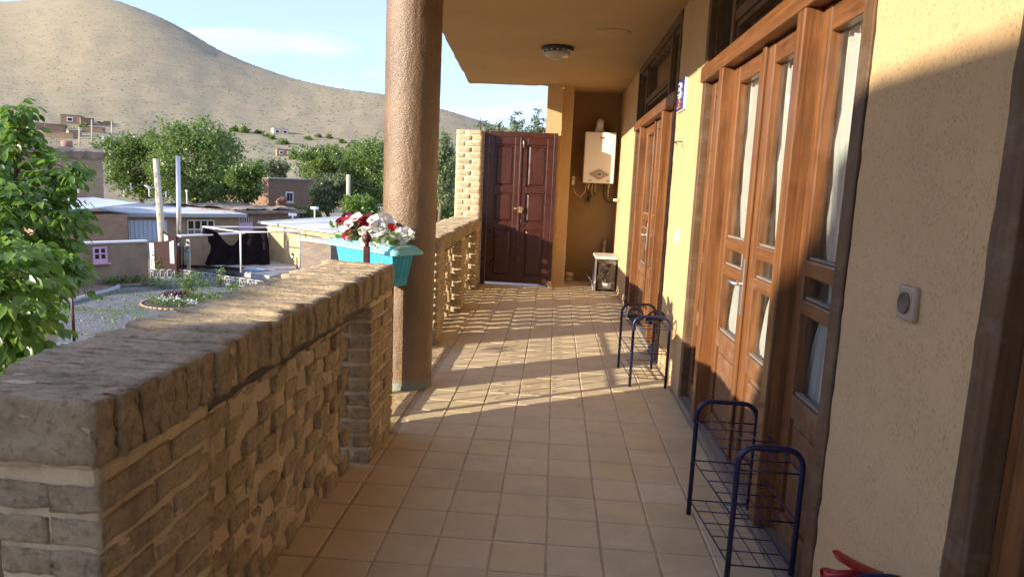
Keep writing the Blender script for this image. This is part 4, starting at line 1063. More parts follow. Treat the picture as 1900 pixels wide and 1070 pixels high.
def lantern(mb_f, mb_g, c, s=1):
    mb_f.lathe([(0, .0), (.07*s, 0), (.09*s, .03*s), (.02*s, .04*s)], c, 8); mb_g.lathe([(.055*s, .04*s), (.095*s, .22*s), (.0, .22*s)], c, 6); mb_f.lathe([(.12*s, .22*s), (.06*s, .29*s), (.02*s, .31*s), (.02*s, .36*s), (0, .38*s)], c, 8)
def lamppost(label, c, H, two=True, s=1, base=False):
    t = thing('lamp_post', c, label, 'lamp post'); c = Vector(c)
    m_ = MB(); m_.tube([c, c+Vector((0,0,H))], [.045*s, .03*s], 10); m_.build('post', M['iron'], t)
    if base: m_ = MB(); m_.lathe([(.17, 0), (.17, .04), (.13, .06), (.12, .1), (.09, .36), (.10, .38), (.06, .42), (.05, .5)], c, 12); m_.build('base', M['iron'], t)
    else: m_ = MB(); m_.lathe([(.09, 0), (.08, .1), (.05, .4)], c, 10); m_.build('base', M['black'], t)
    a = MB(); g = MB()
    if two:
        for k in (-1, 1):
            q = c+Vector((k*.24*s, 0, H-.12*s)); a.tube([c+Vector((0,0,H-.25*s)), c+Vector((k*.15*s, 0, H-.3*s)), q], .014, 6); lantern(a, g, q, s)
    else: lantern(a, g, c+Vector((0,0,H)), s*1.2)
    ao = a.build('lantern_frame', M['black'], t); g.build('lantern_glass', M['lampglass'], ao)
lamppost('single brown lamp post with flared base beside the brick path', atz(140, 671, GZ), 2.6, False, 1, True)
lamppost('twin lantern lamp post in front of the dark yard gate', atz(341, 512, GZ)+Vector((0,0,0)), 1.62)
lamppost('twin lantern lamp post on the concrete platform by the yellow shed', atz(551, 508, GZ), .95)
c = atd(347, 462, 35); t = thing('meter_box', c, 'pale green meter box on a post beside the yard gate', 'meter box')
m_ = MB(); m_.obox(c+Vector((0,0,-.0)), .28, .15, .32); m_.build('upper_box', M['greenish'], t, .01)
m_ = MB(); m_.obox(c+Vector((0,0,-.40)), .32, .17, .42); m_.build('lower_box', M['greenish'], t, .01)
m_ = MB(); m_.obox(Vector((c.x, c.y+.12, (GZ-2.1)/2)), .16, .08, 1.9); m_.build('box_post', M['creamconc'], t)
# decorative border fence of pierced white blocks
def border():
    f0 = atz(272, 516, GZ); f1 = atz(338, 516, GZ); f2 = atz(505, 541, GZ)
    t = thing('border_fence', (f1.x, f1.y, GZ), 'low white pierced concrete border fence across the gravel yard', 'fence')
    for a, b, n in ((f0, f1, 5), (f1, f2, 12)):
        d = (b-a)/n; D = d.normalized(); Z = Vector((0,0,1)); w = d.length
        for k in range(n):
            m_ = MB(); p = a+d*k
            m_.tube([p, p+Z*.42], .05, 6); m_.tube([p+Z*.42, p+d+Z*.42], .035, 6); m_.tube([p+Z*.03, p+d+Z*.03], .05, 6)
            m_.tube([p+D*w*(.06)+Z*.38, p+D*w*.25+Z*.2, p+D*w*.45+Z*.06], .032, 6); m_.tube([p+D*w*.55+Z*.06, p+D*w*.65+Z*.26, p+D*w*.94+Z*.36], .032, 6); m_.tube([p+D*w*.3+Z*.2, p+D*w*.5+Z*.33, p+D*w*.75+Z*.3], .028, 6)
            m_.build('fence_block', M['oldwhite'], t)
border()
# garden bed
bc = atz(347, 562, GZ); br_ = 1.62
t = thing('flower_bed', bc, 'round flower bed edged with bricks in the gravel yard', 'flower bed')
m_ = MB(); m_.lathe([(0, .14), (br_-.3, .12), (br_, .03)], bc, 32); m_.build('bed_soil', M['soil'], t)
eb = rbrick('edge_brick', .22, .10, .08, 12, .004, 1); eb.materials[0] = M['edgebrick']
for k in range(46):
    a = 2*math.pi*k/46; link('brick', eb, t, loc=bc+Vector(((br_+.04)*math.cos(a), (br_+.04)*math.sin(a), .05)), rot=(0, 0, a+math.pi/2))
def cover(name, cx, cy_, cz, rx, ry, n, s, mat, seed, h=.15, label=None, cat=None, kind='stuff', parent=None, nfl=0, flm='pwhite'):
    rnd = random.Random(seed); m_ = MB()
    for k in range(n):
        a = rnd.random()*6.283; r = math.sqrt(rnd.random()); 
        vs, fs = leaf_geo(rnd, Vector((cx+rx*r*math.cos(a), cy_+ry*r*math.sin(a), cz+rnd.random()*h)), s*rnd.uniform(.6, 1.4)); m_.add(vs, fs, True)
    me = m_.mesh(name, M[mat]); setrnd(me, 8, rnd)
    return link(name, me, parent, label=label, cat=cat, kind=kind)
cover('bed_plants', bc.x+.05, bc.y, GZ+.08, 1.4, 1.4, 1600, .10, 'leaf_mid', 3, .16, parent=t)
cover('bed_red_leaves', bc.x-.8, bc.y+.5, GZ+.12, .5, .5, 220, .11, 'pdark', 4, .22, parent=t)
cover('bed_flowers', bc.x-.35, bc.y-.75, GZ+.25, .6, .3, 60, .09, 'pwhite', 5, .15, parent=t); cover('bed_flowers', bc.x+.75, bc.y-1.0, GZ+.2, .25, .15, 26, .11, 'pwhite', 6, .12, parent=t)
def shrub(label, p, H, r, n, mat, seed, s=.12):
    t = thing('young_shrub', p, label, 'shrub', 'young shrubs in the yard'); p = Vector(p); rnd = random.Random(seed); st = MB(); m_ = MB()
    for k in range(6):
        e = p+Vector((rnd.gauss(0, r*.5), rnd.gauss(0, r*.5), H*rnd.uniform(.6, 1))); st.tube([p, p.lerp(e, .5)+Vector((rnd.gauss(0,.05),0,0)), e], [.012, .008, .003], 5)
        for q in range(n//6): vs, fs = leaf_geo(rnd, p.lerp(e, rnd.uniform(.15, 1))+Vector((rnd.gauss(0,r*.25), rnd.gauss(0,r*.25), rnd.gauss(0,.05))), s*rnd.uniform(.5, 1.2)); m_.add(vs, fs, True)
    st.build('stems', M['bark'], t); me = m_.mesh('foliage', M[mat]); setrnd(me, 8, rnd); link('foliage', me, t)
shrub('feathery young shrub standing in front of the dark gate', atz(296, 512, GZ), 1.3, .55, 420, 'leaf_grey', 11)
shrub('pale green young shrub behind the round flower bed', atz(346, 548, GZ), 1.1, .55, 420, 'leaf_lime', 12)
shrub('small bush with yellow green leaves by the border fence', atz(408, 532, GZ), 1.0, .35, 200, 'leaf_lime', 13)
for k, (px, py) in enumerate(((225, 527), (240, 525), (255, 523), (283, 530), (310, 535), (375, 532), (440, 538), (470, 542), (200, 529))):
    q = atz(px, py, GZ); cover('ground_plants', q.x, q.y, GZ+.04, .55, .35, 120, .11, 'leaf_mid', 30+k, .3, kind='stuff')
rnd = random.Random(77)
gm = MB()
for k in range(2600):
    x = rnd.uniform(-18.5, -11.5); y = rnd.uniform(18, 29)
    if noise3(x*.75, y*.75, -3) < .12 and rnd.random() > .03: continue
    h_ = rnd.uniform(.04, .13); a = rnd.random()*6.28; dx, dy = .03*math.cos(a), .03*math.sin(a)
    gm.add([(x-dx, y-dy, GZ+.01), (x+dx, y+dy, GZ+.01), (x+rnd.gauss(0,.04), y+rnd.gauss(0,.04), GZ+h_)], [(0, 1, 2)])
me = gm.mesh('grass', M['leaf_mid']); setrnd(me, 1, rnd); link('grass', me, kind='stuff')

# platform, frame, cloth
pf = [atz(352, 492, GZ), atz(372, 500, GZ), atz(426, 509, GZ), atz(500, 522, GZ), atz(566, 507, GZ), atz(520, 488, GZ), atz(380, 482, GZ)]
m_ = MB(); n = len(pf); m_.add([(p.x, p.y, GZ) for p in pf]+[(p.x, p.y, GZ+.28) for p in pf], [tuple(range(n, 2*n))]+[(i, (i+1) % n, n+(i+1) % n, n+i) for i in range(n)])
bmx = m_.build('concrete_platform', M['concrete'], None, 0, label='low concrete platform in front of the black cloth', cat='platform')
t = thing('cloth_stand', atz(445, 503, GZ), 'white pipe frame standing on the platform holding the cloth', 'frame')
q = [atd(376, 423, 37.5), atd(446, 428, 35), atd(496, 424, 39), atd(557, 428, 36.5)]
zt = sum(v.z for v in q)/4
for v in q:
    m_ = MB(); m_.tube([Vector((v.x, v.y, GZ+.28)), Vector((v.x, v.y, zt))], .045, 8); m_.build('pipe_post', M['white'], t)
for a, b in ((0, 1), (2, 3), (0, 2), (1, 3)):
    m_ = MB(); m_.tube([Vector((q[a].x, q[a].y, zt)), Vector((q[b].x, q[b].y, zt))], .04, 8); m_.build('pipe_rail', M['white'], t)
c0_, c1_ = q[0], q[2]
def fn(u, v):
    x = c0_.x+.06+(c1_.x-c0_.x)*u; y = c0_.y+(c1_.y-c0_.y)*u-.1; sag = zt-.05 - .85*math.exp(-((u-.42)/.17)**2) - .15*math.sin(u*3.1)
    z = sag + (GZ+.3-sag)*v; w = .14*math.sin(u*27+v*2)*(.3+v) + .1*noise3(u*6, v*3, 0)
    sp = 1 + .06*v
    return (x*1 + (u-.5)*.5*v, y - w - .45*v*v, z)
m_ = MB(); m_.grid(fn, 70, 16); m_.build('black_cloth', M['black_cloth'], None, 0, label='large black cloth sagging from the white pipe frame', cat='cloth')
c = atz(385, 499, GZ+.3); m_ = MB()
def fn(u, v): return c + Vector(((u-.45)*3.4, (v-.5)*1.0, .10+.10*noise3(u*7, v*4, 2)))
m_.grid(fn, 30, 10); m_.build('cloth_heap', M['black_cloth'], None, 0, label='crumpled end of black cloth lying on the left of the platform', cat='cloth')
for k, (px, py, mt, lab) in enumerate(((470, 503, 'blue', 'small blue cloth lying on the concrete platform'), (490, 501, 'white', 'small pale rag lying on the concrete platform right of the blue one'))):
    c = atz(px, py, GZ+.3); m_ = MB()
    def fn(u, v): a = v*6.283; r = .5*u*(1+.3*math.sin(3*a+k)); return c + Vector((r*math.cos(a), .5*r*math.sin(a), .04+.05*noise3(u*4, math.sin(a)*2, k)))
    m_.grid(fn, 6, 20); m_.build('rag', M[mt], None, 0, label=lab, cat='rag')
# ladder lying against the shed
la = atz(508, 492, GZ); lb = atz(575, 496, GZ); t = thing('ladder', la, 'thin metal ladder lying along the foot of the yellow shed', 'ladder')
for z in (.25, .75): m_ = MB(); m_.tube([la+Vector((0,0,z+.15)), lb+Vector((0,0,z))], .025, 6); m_.build('ladder_rail', M['steel'], t)
for k in range(9):
    p = la.lerp(lb, (k+.5)/9); m_ = MB(); m_.tube([p+Vector((0,0,.28)), p+Vector((0,0,.85))], .018, 6); m_.build('rung', M['steel'], t)

# yellow shed
def shed():
    A = atz(497, 490, GZ); B = atd(650, 440, 35.3); zt = -1.56
    t = thing('yellow_shed', (A.x, A.y, GZ), 'yellow plastered shed with white sheet roof and dark doorway', 'shed')
    d = Vector((B.x-A.x, B.y-A.y, 0)); D = d.normalized(); N = Vector((-D.y, D.x, 0)); N = N if N.y > 0 else -N
    def F(px, dep_z=0):   # parameter along the wall under a pixel column
        r = ray(px, 450); # solve CP + s r on the line A + f D
        a11, a12, b1 = r.x, -D.x, A.x-CP.x; a21, a22, b2 = r.y, -D.y, A.y-CP.y
        det = a11*a22-a12*a21; return (a11*b2-a21*b1)/det
    f0, f1 = F(568), F(594)
    for a, b in ((0, f0), (f1, d.length)):
        m_ = MB(); p = A+D*a+N*.12; q_ = A+D*b+N*.12; m_.seg((p.x, p.y), (q_.x, q_.y), GZ, zt, .24); m_.build('wall', M['ywall'], t)
    p = A+D*f0+N*.12; q_ = A+D*f1+N*.12; m_ = MB(); m_.seg((p.x, p.y), (q_.x, q_.y), -2.05, zt, .24); m_.build('wall', M['ywall'], t)
    m_ = MB(); p = A+D*f0+N*.3; q_ = A+D*f1+N*.3; m_.seg((p.x, p.y), (q_.x, q_.y), GZ, -2.05, .1); m_.build('doorway', M['darkhole'], t)
    m_ = MB(); f2 = F(568)-.15; p = A+D*(f2)-N*.0; m_.obox(Vector((p.x, p.y, (GZ+zt)/2)), .28, .1, zt-GZ, D, N); m_.build('pilaster', M['ywall'], t)
    # side wall and roof
    E_ = A+N*6; m_ = MB(); m_.seg((A.x, A.y), (E_.x, E_.y), GZ, zt, .24); m_.build('wall', M['ywall'], t)
    r0 = A-D*.5-N*.35; r1 = A+D*(d.length+.6)-N*.35; r2 = r1+N*7; r3 = r0+N*7
    m_ = MB(); m_.hexa([(v.x, v.y, zt+.01) for v in (r0, r1)]+[(v.x, v.y, zt+.35) for v in (r2, r3)], [(v.x, v.y, zt+.14) for v in (r0, r1)]+[(v.x, v.y, zt+.48) for v in (r2, r3)]); m_.build('roof', M['membrane'], t)
    for k, f in enumerate((.6,)):
        pass
    v = A+D*(F(444)*0+F(535)*.0)+N*3
    return A, D, N, zt
sA, sD, sN, sz = shed()
def vent(label, px, py0, py1, dep, two=True):
    a = atd(px, py1, dep); b = atd(px, py0, dep); t = thing('roof_vent', a, label, 'roof vent')
    m_ = MB(); b = Vector((a.x, a.y, b.z)); m_.tube([a, b], .045, 8); m_.build('vent_pipe', M['white'], t)
    m_ = MB(); cw = .24 if dep < 46 else .07; m_.tube([b+Vector((-cw,0,0)), b+Vector((cw,0,0))], .09 if dep < 46 else .07, 8); m_.build('vent_cap', M['white'], t)
vent('white double ended roof vent above the left end of the yellow shed', 543, 398, 414, 42)
vent('white T shaped roof vent farther behind the yellow shed', 584, 386, 412, 44)
# little brick pillar block beside the shed door
ca = atd(572, 442, 33.5); cb = atd(628, 446, 32.2); t = thing('brick_block', (ca.x, ca.y, GZ), 'squat old grey brick pillar beside the shed doorway', 'pillar')
m_ = MB(); m_.seg((ca.x, ca.y), (cb.x, cb.y), GZ, ca.z-.1, .9); m_.build('pillar_body', brickwall_mat('old_grey_brick', (.27,.21,.16), (.17,.14,.11), 1.3), t, .02)
m_ = MB(); m_.seg((ca.x-.06, ca.y), (cb.x+.06, cb.y), ca.z-.099, ca.z+.04, 1.05); m_.build('pillar_cap', M['creamconc'], t, .03)

# pots on the path
c = atz(52, 684, GZ); t = thing('terracotta_pot', c, 'round terracotta pot with a small plant on the path', 'pot')
m_ = MB(); m_.lathe([(0, 0), (.13, 0), (.20, .12), (.21, .22), (.15, .32), (.17, .36), (.13, .36), (.12, .3), (0, .3)], c, 24); m_.build('pot_body', M['terra'], t)
cover('pot_plant', c.x, c.y, c.z+.34, .12, .12, 60, .08, 'leaf_mid', 61, .32, kind=None, parent=t)
c = atz(112, 664, GZ); t = thing('black_pot', c, 'tall black pot with white flowers at the end of the low wall', 'pot')
m_ = MB(); m_.lathe([(0, 0), (.11, 0), (.17, .36), (.15, .36), (.14, .33), (0, .33)], c, 20); m_.build('pot_body', M['black'], t)
cover('pot_flowers', c.x, c.y, c.z+.34, .15, .15, 60, .07, 'pwhite', 62, .08, kind=None, parent=t)

# ---- houses
def house(label, A, B, depth, z0, z1, wall, roof, eave=.3, rt=.18, name='brick_house', over=.0, cat='house'):
    A = Vector((A.x, A.y, 0)); B = Vector((B.x, B.y, 0)); d = B-A; D = d.normalized(); N = Vector((-D.y, D.x, 0)); N = N if N.dot(A-CP) > 0 else -N
    t = thing(name, (A.x, A.y, z0), label, cat); C_ = B+N*depth; E_ = A+N*depth
    m_ = MB(); vs = [A, B, C_, E_]; o_ = vs if (B-A).cross(C_-B).z > 0 else [A, E_, C_, B]
    m_.hexa([(v.x, v.y, z0) for v in o_], [(v.x, v.y, z1) for v in o_]); m_.build('wall', M[wall], t)
    a = A-D*eave-N*eave; b = B+D*eave-N*eave; c = b+N*(depth+2*eave); e = a+N*(depth+2*eave); o_ = [a, b, c, e] if (b-a).cross(c-b).z > 0 else [a, e, c, b]
    rn = MB(); rn.hexa([(v.x, v.y, z1+.002) for v in o_], [(v.x, v.y, z1+rt) for v in o_]); ro = rn.build('roof', M[roof], t, .02)
    def put(nm, f0, f1, za, zb, mat, off=.0, th=.06, parent=None):
        p = A+D*f0-N*(off+th/2+.002); q_ = A+D*f1-N*(off+th/2+.002); m_ = MB(); m_.seg((p.x, p.y), (q_.x, q_.y), za, zb, th); return m_.build(nm, M[mat], parent or t)
    def F(px):
        r = ray(px, 400); det = r.x*-D.y + D.x*r.y; b1, b2 = A.x-CP.x, A.y-CP.y; return (r.x*b2-r.y*b1)/det
    return t, put, F, ro, (A, B, D, N)
hA = atd(215, 400, 44); hB = atd(443, 400, 49)
t, put, F, ro, (A, B, D, N) = house('low brick house with pale flat roof, blue garage doors and barred window', hA, hB, 15, GZ, -1.72, 'hb2', 'membrane', .45, .26)
put('eave_board', -.5, F(443)+.4, -1.70, -1.47, 'kerb', .47, .06)
g = put('garage_door', F(237), F(309), GZ, -1.95, 'garage')
for k in range(9): put('door_rib', F(237)+(F(309)-F(237))*(k+.45)/9, F(237)+(F(309)-F(237))*(k+.55)/9, GZ+.05, -2.0, 'garage', .062, .04)
w_ = put('window', F(347), F(396), -3.3, -1.95, 'darkhole', 0, .04)
for k in range(5): f = F(347)+(F(396)-F(347))*k/4; put('window_bar', f-.05, f+.05, -3.3, -1.95, 'winframe', .045, .05)
for z in (-3.3, -2.62, -2.0): put('window_rail', F(347), F(396), z, z+.09, 'winframe', .05, .07)
f0 = F(347); f1 = F(396)
for k in range(18): f = f0+(f1-f0)*(k+.5)/18; put('grille_rod', f-.012, f+.012, -3.25, -2.6, 'winframe', .12, .02)
put('garage_door', F(436), F(436)+.01, GZ, GZ+.1, 'garage')
# roof clutter of that house
for k, (px, py0, py1, dep, lab) in enumerate(((243, 341, 357, 55, 'thin white vent pipe with cap on the pale roof, leftmost'), (277, 349, 365, 52, 'short white vent pipe on the pale roof behind the leaning pole'), (347, 354, 378, 51, 'stout pale vent with metal cowl on the pale roof'), (308, 357, 367, 53, 'tiny white vent on the pale roof'))):
    vent(lab, px, py0, py1, dep)
# sheet-roofed brick annex in front on the left
sA_ = atd(60, 400, 38); sB_ = atd(236, 400, 42.5)
t, put, F, ro2, (A2_, B2_, D2_, N2_) = house('brick annex with tilted blue white sheet roof left of the garage', sA_, sB_, 2.2, GZ, -1.42, 'hb1', 'board_under', .02, .05)
a = atd(80, 395, 37.6); b = atd(134, 390, 39.5); c_ = atd(258, 376, 43); d0 = atd(172, 366, 50)
a = atd(70, 386, 38); e_ = atd(80, 370, 47)
m_ = MB(); vs = [a, b, c_, d0, e_]; m_.add([v for v in vs]+[v-Vector((0,0,.07)) for v in vs], [(0,1,2,3,4), (9,8,7,6,5)]+[(i, 5+i, 5+(i+1) % 5, (i+1) % 5) for i in range(5)]); m_.build('sheet_roof', M['sheet'], t)
# tall brick house with mud roof
tA = atd(-40, 300, 47); tB = atd(190, 300, 52)
t, put, F, ro, (A3, B3, D3, N3) = house('two storey buff brick house with sagging mud roof and chimney behind the near tree', tA, tB, 6, GZ, 2.05, 'hb2', 'mud', .0, .1)
m_ = MB()
def fn(u, v):
    L0 = (B3-A3).length+.2; x = u*L0-.1; y = -.45+v*7; z = 2.1+.85*(1-u*.25) + .12*noise3(u*9, v*5, 1) - (.25 if v < .02 else 0)
    p = A3+D3*x+N3*y; return (p.x, p.y, z)
m_.grid(fn, 40, 12)
def fn(u, v):
    L0 = (B3-A3).length+.2; x = u*L0-.1; p = A3+D3*x+N3*(-.45+.3*v); return (p.x, p.y, 2.1+.85*(1-u*.25)-.25+.12*noise3(u*9, 0, 1) - v*.62*(1-u*.2) + .1*noise3(u*30, v*3, 4))
m_.grid(fn, 60, 4)
def fn(u, v): p = B3+D3*.1+N3*(-.45+u*7); return (p.x, p.y, 2.1+v*.62+.05*noise3(u*8, v, 0))
m_.grid(fn, 10, 2); m_.build('mud_roof', M['mud'], t)
put('bricked_window', F(148), F(162), -.9, 1.35, 'hb1', -.03, .06); put('lintel', F(142), F(167), 1.38, 1.50, 'creamconc', 0, .05)
cp_ = A3+D3*F(137)+N3*1.2; m_ = MB(); m_.tube([(cp_.x, cp_.y, 2.6), (cp_.x, cp_.y, 3.28)], .38, 6); m_.build('chimney', M['terra'], t)
# mud-roofed annex to the right
mA = atd(438, 400, 51); mB = atd(556, 400, 56)
t, put, F, ro, _x = house('old low brick house with crumbling mud roof and pink steel door', mA, mB, 10, GZ, -1.62, 'hb3', 'mud', .4, .24)
put('steel_door', F(441), F(468), GZ, -2.25, 'pink'); put('door_head', F(441), F(468), -2.24, -1.85, 'darkhole', 0, .04)
for k in range(8): f = F(441)+(F(468)-F(441))*(k+.5)/8; put('grille_rod', f-.03, f+.03, -2.24, -1.85, 'winframe', .045, .03)
m_ = MB(); rnd = random.Random(3)
A, B, D, N = _x
def fn(u, v): p = A+D*((B-A).length*u)+N*(10*v); return (p.x, p.y, -1.36+.30*max(0, noise3(u*5, v*5, 2)+.35)+.12*noise3(u*20, v*18, 2))
m_.grid(fn, 30, 20); m_.build('mud_heaps', M['mud'], t)
# distant brick building with window
dA = atd(498, 345, 74); dB = atd(582, 345, 80)
t, put, F, ro, _x = house('plain brick house with one white window between the tree crowns', dA, dB, 8, GZ, 1.0, 'hb3', 'kerb', .1, .14)
w_ = put('window', F(530), F(544), -1.55, -.35, 'white', 0, .05); put('pane', F(532), F(536.6), -1.4, -.5, 'darkhole', .055, .02); put('pane', F(537.6), F(542), -1.4, -.5, 'darkhole', .055, .02)
put('window_sill', F(529), F(545), -1.68, -1.56, 'creamconc', 0, .15)
a = atd(518, 372, 70); m_ = MB(); m_.tube([Vector((a.x, a.y, a.z-1.2)), a+Vector((0,0,-.1)), a+Vector((.3,0,.1)), a+Vector((.7,0,.1))], .35, 8); m_.build('clay_chimney', M['terra'], None, 0, label='short curved clay chimney below the plain brick house', cat='chimney')
# low roof further back
# hamlet on the slope
HM = [(60, 238, 70, 90, 'pale brick hamlet house at the far left of the slope'), (94, 232, 0, 0, '')]
def farhouse(label, px0, px1, pyt, pyb, dep, wall, depth=7, wins=(), roofm='mud'):
    dep = hit((px0+px1)/2, pyb); A = atd(px0, pyb, dep); B = atd(px1, pyb, dep+dep*.01); depth *= dep/230; zt = atd((px0+px1)/2, pyt, dep+1).z; zb = atd((px0+px1)/2, pyb, dep+1).z
    t, put, F, ro, _ = house(label, A, B, depth, zb-3, zt, wall, roofm, .1, .25, name='village_house')
    for px, w, z0f, z1f in wins:
        w *= dep/230; f = F(px); h = zt-zb; wv = put('window', f-w, f+w, zb+h*z0f, zb+h*z1f, 'white', 0, .1); put('pane', f-w*.7, f+w*.7, zb+h*(z0f+.08), zb+h*(z1f-.08), 'darkhole', .11, .04)
farhouse('sunlit brick hamlet house, leftmost on the slope', 66, 83, 229, 242, 205, 'hb1')
farhouse('dark fronted mud hamlet house right of the leftmost one', 84, 118, 231, 247, 208, 'hb3')
farhouse('two storey hamlet house with a window, highest on the slope', 113, 150, 214, 232, 232, 'hb1', 8, ((139, .9, .35, .8),))
farhouse('dark barn roofed hamlet house behind the two storey one', 150, 175, 220, 234, 238, 'hb3')
farhouse('low mud hamlet building with open dark side', 128, 152, 243, 255, 195, 'hb2')
farhouse('long low hamlet wall house on the right of the group', 152, 190, 236, 246, 214, 'hb1')
farhouse('low brick yard wall house at the right end of the hamlet', 192, 210, 226, 234, 236, 'hb1', 5)
farhouse('long pink brown yard building below the hamlet', 82, 136, 247, 257, 192, 'hb1', 3)
farhouse('lone pale block house on the field beside bushes', 508, 535, 239, 251, 262, 'creamconc', 5, ((516, .7, .3, .8), (530, .7, .3, .8)), 'creamconc')
farhouse('small red brick house low on the field between the trees', 514, 546, 278, 290, 190, 'hb1', 5, ((523, .6, .3, .8), (537, .6, .3, .8)))
# brown wall low on field
# utility poles
def pole(label, p0, p1, r0, r1, mat, name='utility_pole', sq=False):
    t = thing(name, p0, label, 'pole'); m_ = MB()
    m_.tube([p0, p1], [r0, r1], 4 if sq else 12); m_.build('pole_shaft', M[mat], t); return t
def ground_at(px, py, dep): v = atd(px, py, dep); return Vector((v.x, v.y, GZ))
p0 = atd(304, 447, 38); p0.z -= 2; p1 = atd(289, 295, 38)
t = pole('leaning cream concrete utility pole behind the gate', p0, p1, .26, .17, 'creamconc', sq=True)
for k in range(9):
    c = p0.lerp(p1, .18+k*.085); m_ = MB(); m_.obox(c+Vector((0,-.155-.002*k,0)), .10, .06, .34); m_.build('recess', M['concrete'], t)
p0 = ground_at(331, 430, 37); p1 = atd(333, 290, 37)
pole('grey galvanised metal pole right of the leaning concrete pole', p0, Vector((p0.x+.1, p0.y, p1.z)), .13, .11, 'steel')
p0 = ground_at(646, 395, 60); p1 = atd(646, 324, 60)
pole('weathered concrete utility pole left of the bronze column', p0, Vector((p0.x, p0.y, p1.z)), .22, .17, 'creamconc')
p0 = ground_at(126, 400, 36); p1 = atd(120, 356, 36); pole('short dark wooden post before the sheet roof', p0, p1, .09, .09, 'bark', 'wooden_post')
p0 = atd(146, 358, 47); p1 = atd(142, 320, 47); pole('thin wooden stick leaning on the buff brick house', p0, p1, .06, .05, 'creamconc', 'wooden_stick')
def slamp(label, base, head, tip):
    t = thing('street_light', base, label, 'street light'); m_ = MB(); m_.tube([base, base.lerp(head, .5)+Vector((0,0,.15)), head], .035, 6); m_.build('lamp_arm', M['steel'], t)
    m_ = MB(); d = (tip-head); 
    def fn(u, v): a = v*6.283; w = .11*math.sin(math.pi*min(1, u*.9+.1))+.02; D = d.normalized(); S = D.cross(Vector((0,0,1))).normalized(); return head + d*u + S*(w*math.cos(a)) + Vector((0,0,w*.5*math.sin(a)))
    m_.grid(fn, 8, 12); m_.build('lamp_head', M['white'], t)
slamp('white street light head on the leaning concrete pole', atd(291, 356, 37.8), atd(280, 349, 37.6), atd(267, 344, 37.4))
slamp('left white street light on the weathered concrete pole', atd(648, 372, 59.8), atd(652, 366, 59.5), atd(657, 363, 59.3))
slamp('right white street light beyond the weathered concrete pole', atd(665, 395, 59), atd(665, 372, 59), atd(673, 367, 58.6))
for k, (px, py0, py1, dep) in enumerate(((170, 222, 252, 225), (64, 206, 240, 200), (207, 225, 246, 210), (147, 236, 260, 190))):
    a = atd(px, py1, dep); b = atd(px, py0, dep); pole(['far thin pole in front of the highest hamlet house', 'far white lamp pole at the left end of the hamlet', 'far thin pole at the right end of the hamlet', 'far thin pole below the low mud hamlet building'][k], a-Vector((0,0,2)), b, .22, .16, 'creamconc')
def wire(label, a, b, sag, r=.012):
    m_ = MB(); m_.tube([a.lerp(b, k/12)-Vector((0,0,sag*4*(k/12)*(1-k/12))) for k in range(13)], r, 4); m_.build('overhead_wire', M['black'], None, 0, label=label, cat='wire', group='overhead wires')
wire('wire sagging from the leaning pole to the tall buff house', atd(289, 330, 38), atd(190, 325, 50), .7); wire('lower wire from the leaning pole to the tall buff house', atd(290, 345, 38), atd(190, 334, 50), 1.2)
wire('wire from the metal pole down to the leaning pole', atd(333, 300, 37), atd(291, 318, 38), .6); wire('wire from the weathered pole towards the column', atd(647, 332, 60), atd(712, 350, 58), .3)

# ---- shade-giving neighbouring house, behind and left of the camera
t = thing('neighbour_house', (-5.6, -5, GZ), 'plastered neighbouring house behind the left of the view', 'house')
m_ = MB(); m_.box(-5.35, -5.0, -4.25, -2.47, GZ, 2.30); m_.build('low_wing', M['ywall'], t)
m_ = MB(); m_.box(-5.6, -5.0, -12, -4.40, GZ, 3.62); m_.build('high_wing', M['ywall'], t)
m_ = MB(); m_.hexa([(-5.3,-4.395,2.302),(-5.0,-4.395,2.302),(-5.0,-3.55,2.302),(-5.3,-3.55,2.302)], [(-5.3,-4.395,3.6),(-5.0,-4.395,3.6),(-5.0,-4.38,3.6),(-5.3,-4.38,3.6)]); m_.build('gable_slope', M['ywall'], t)

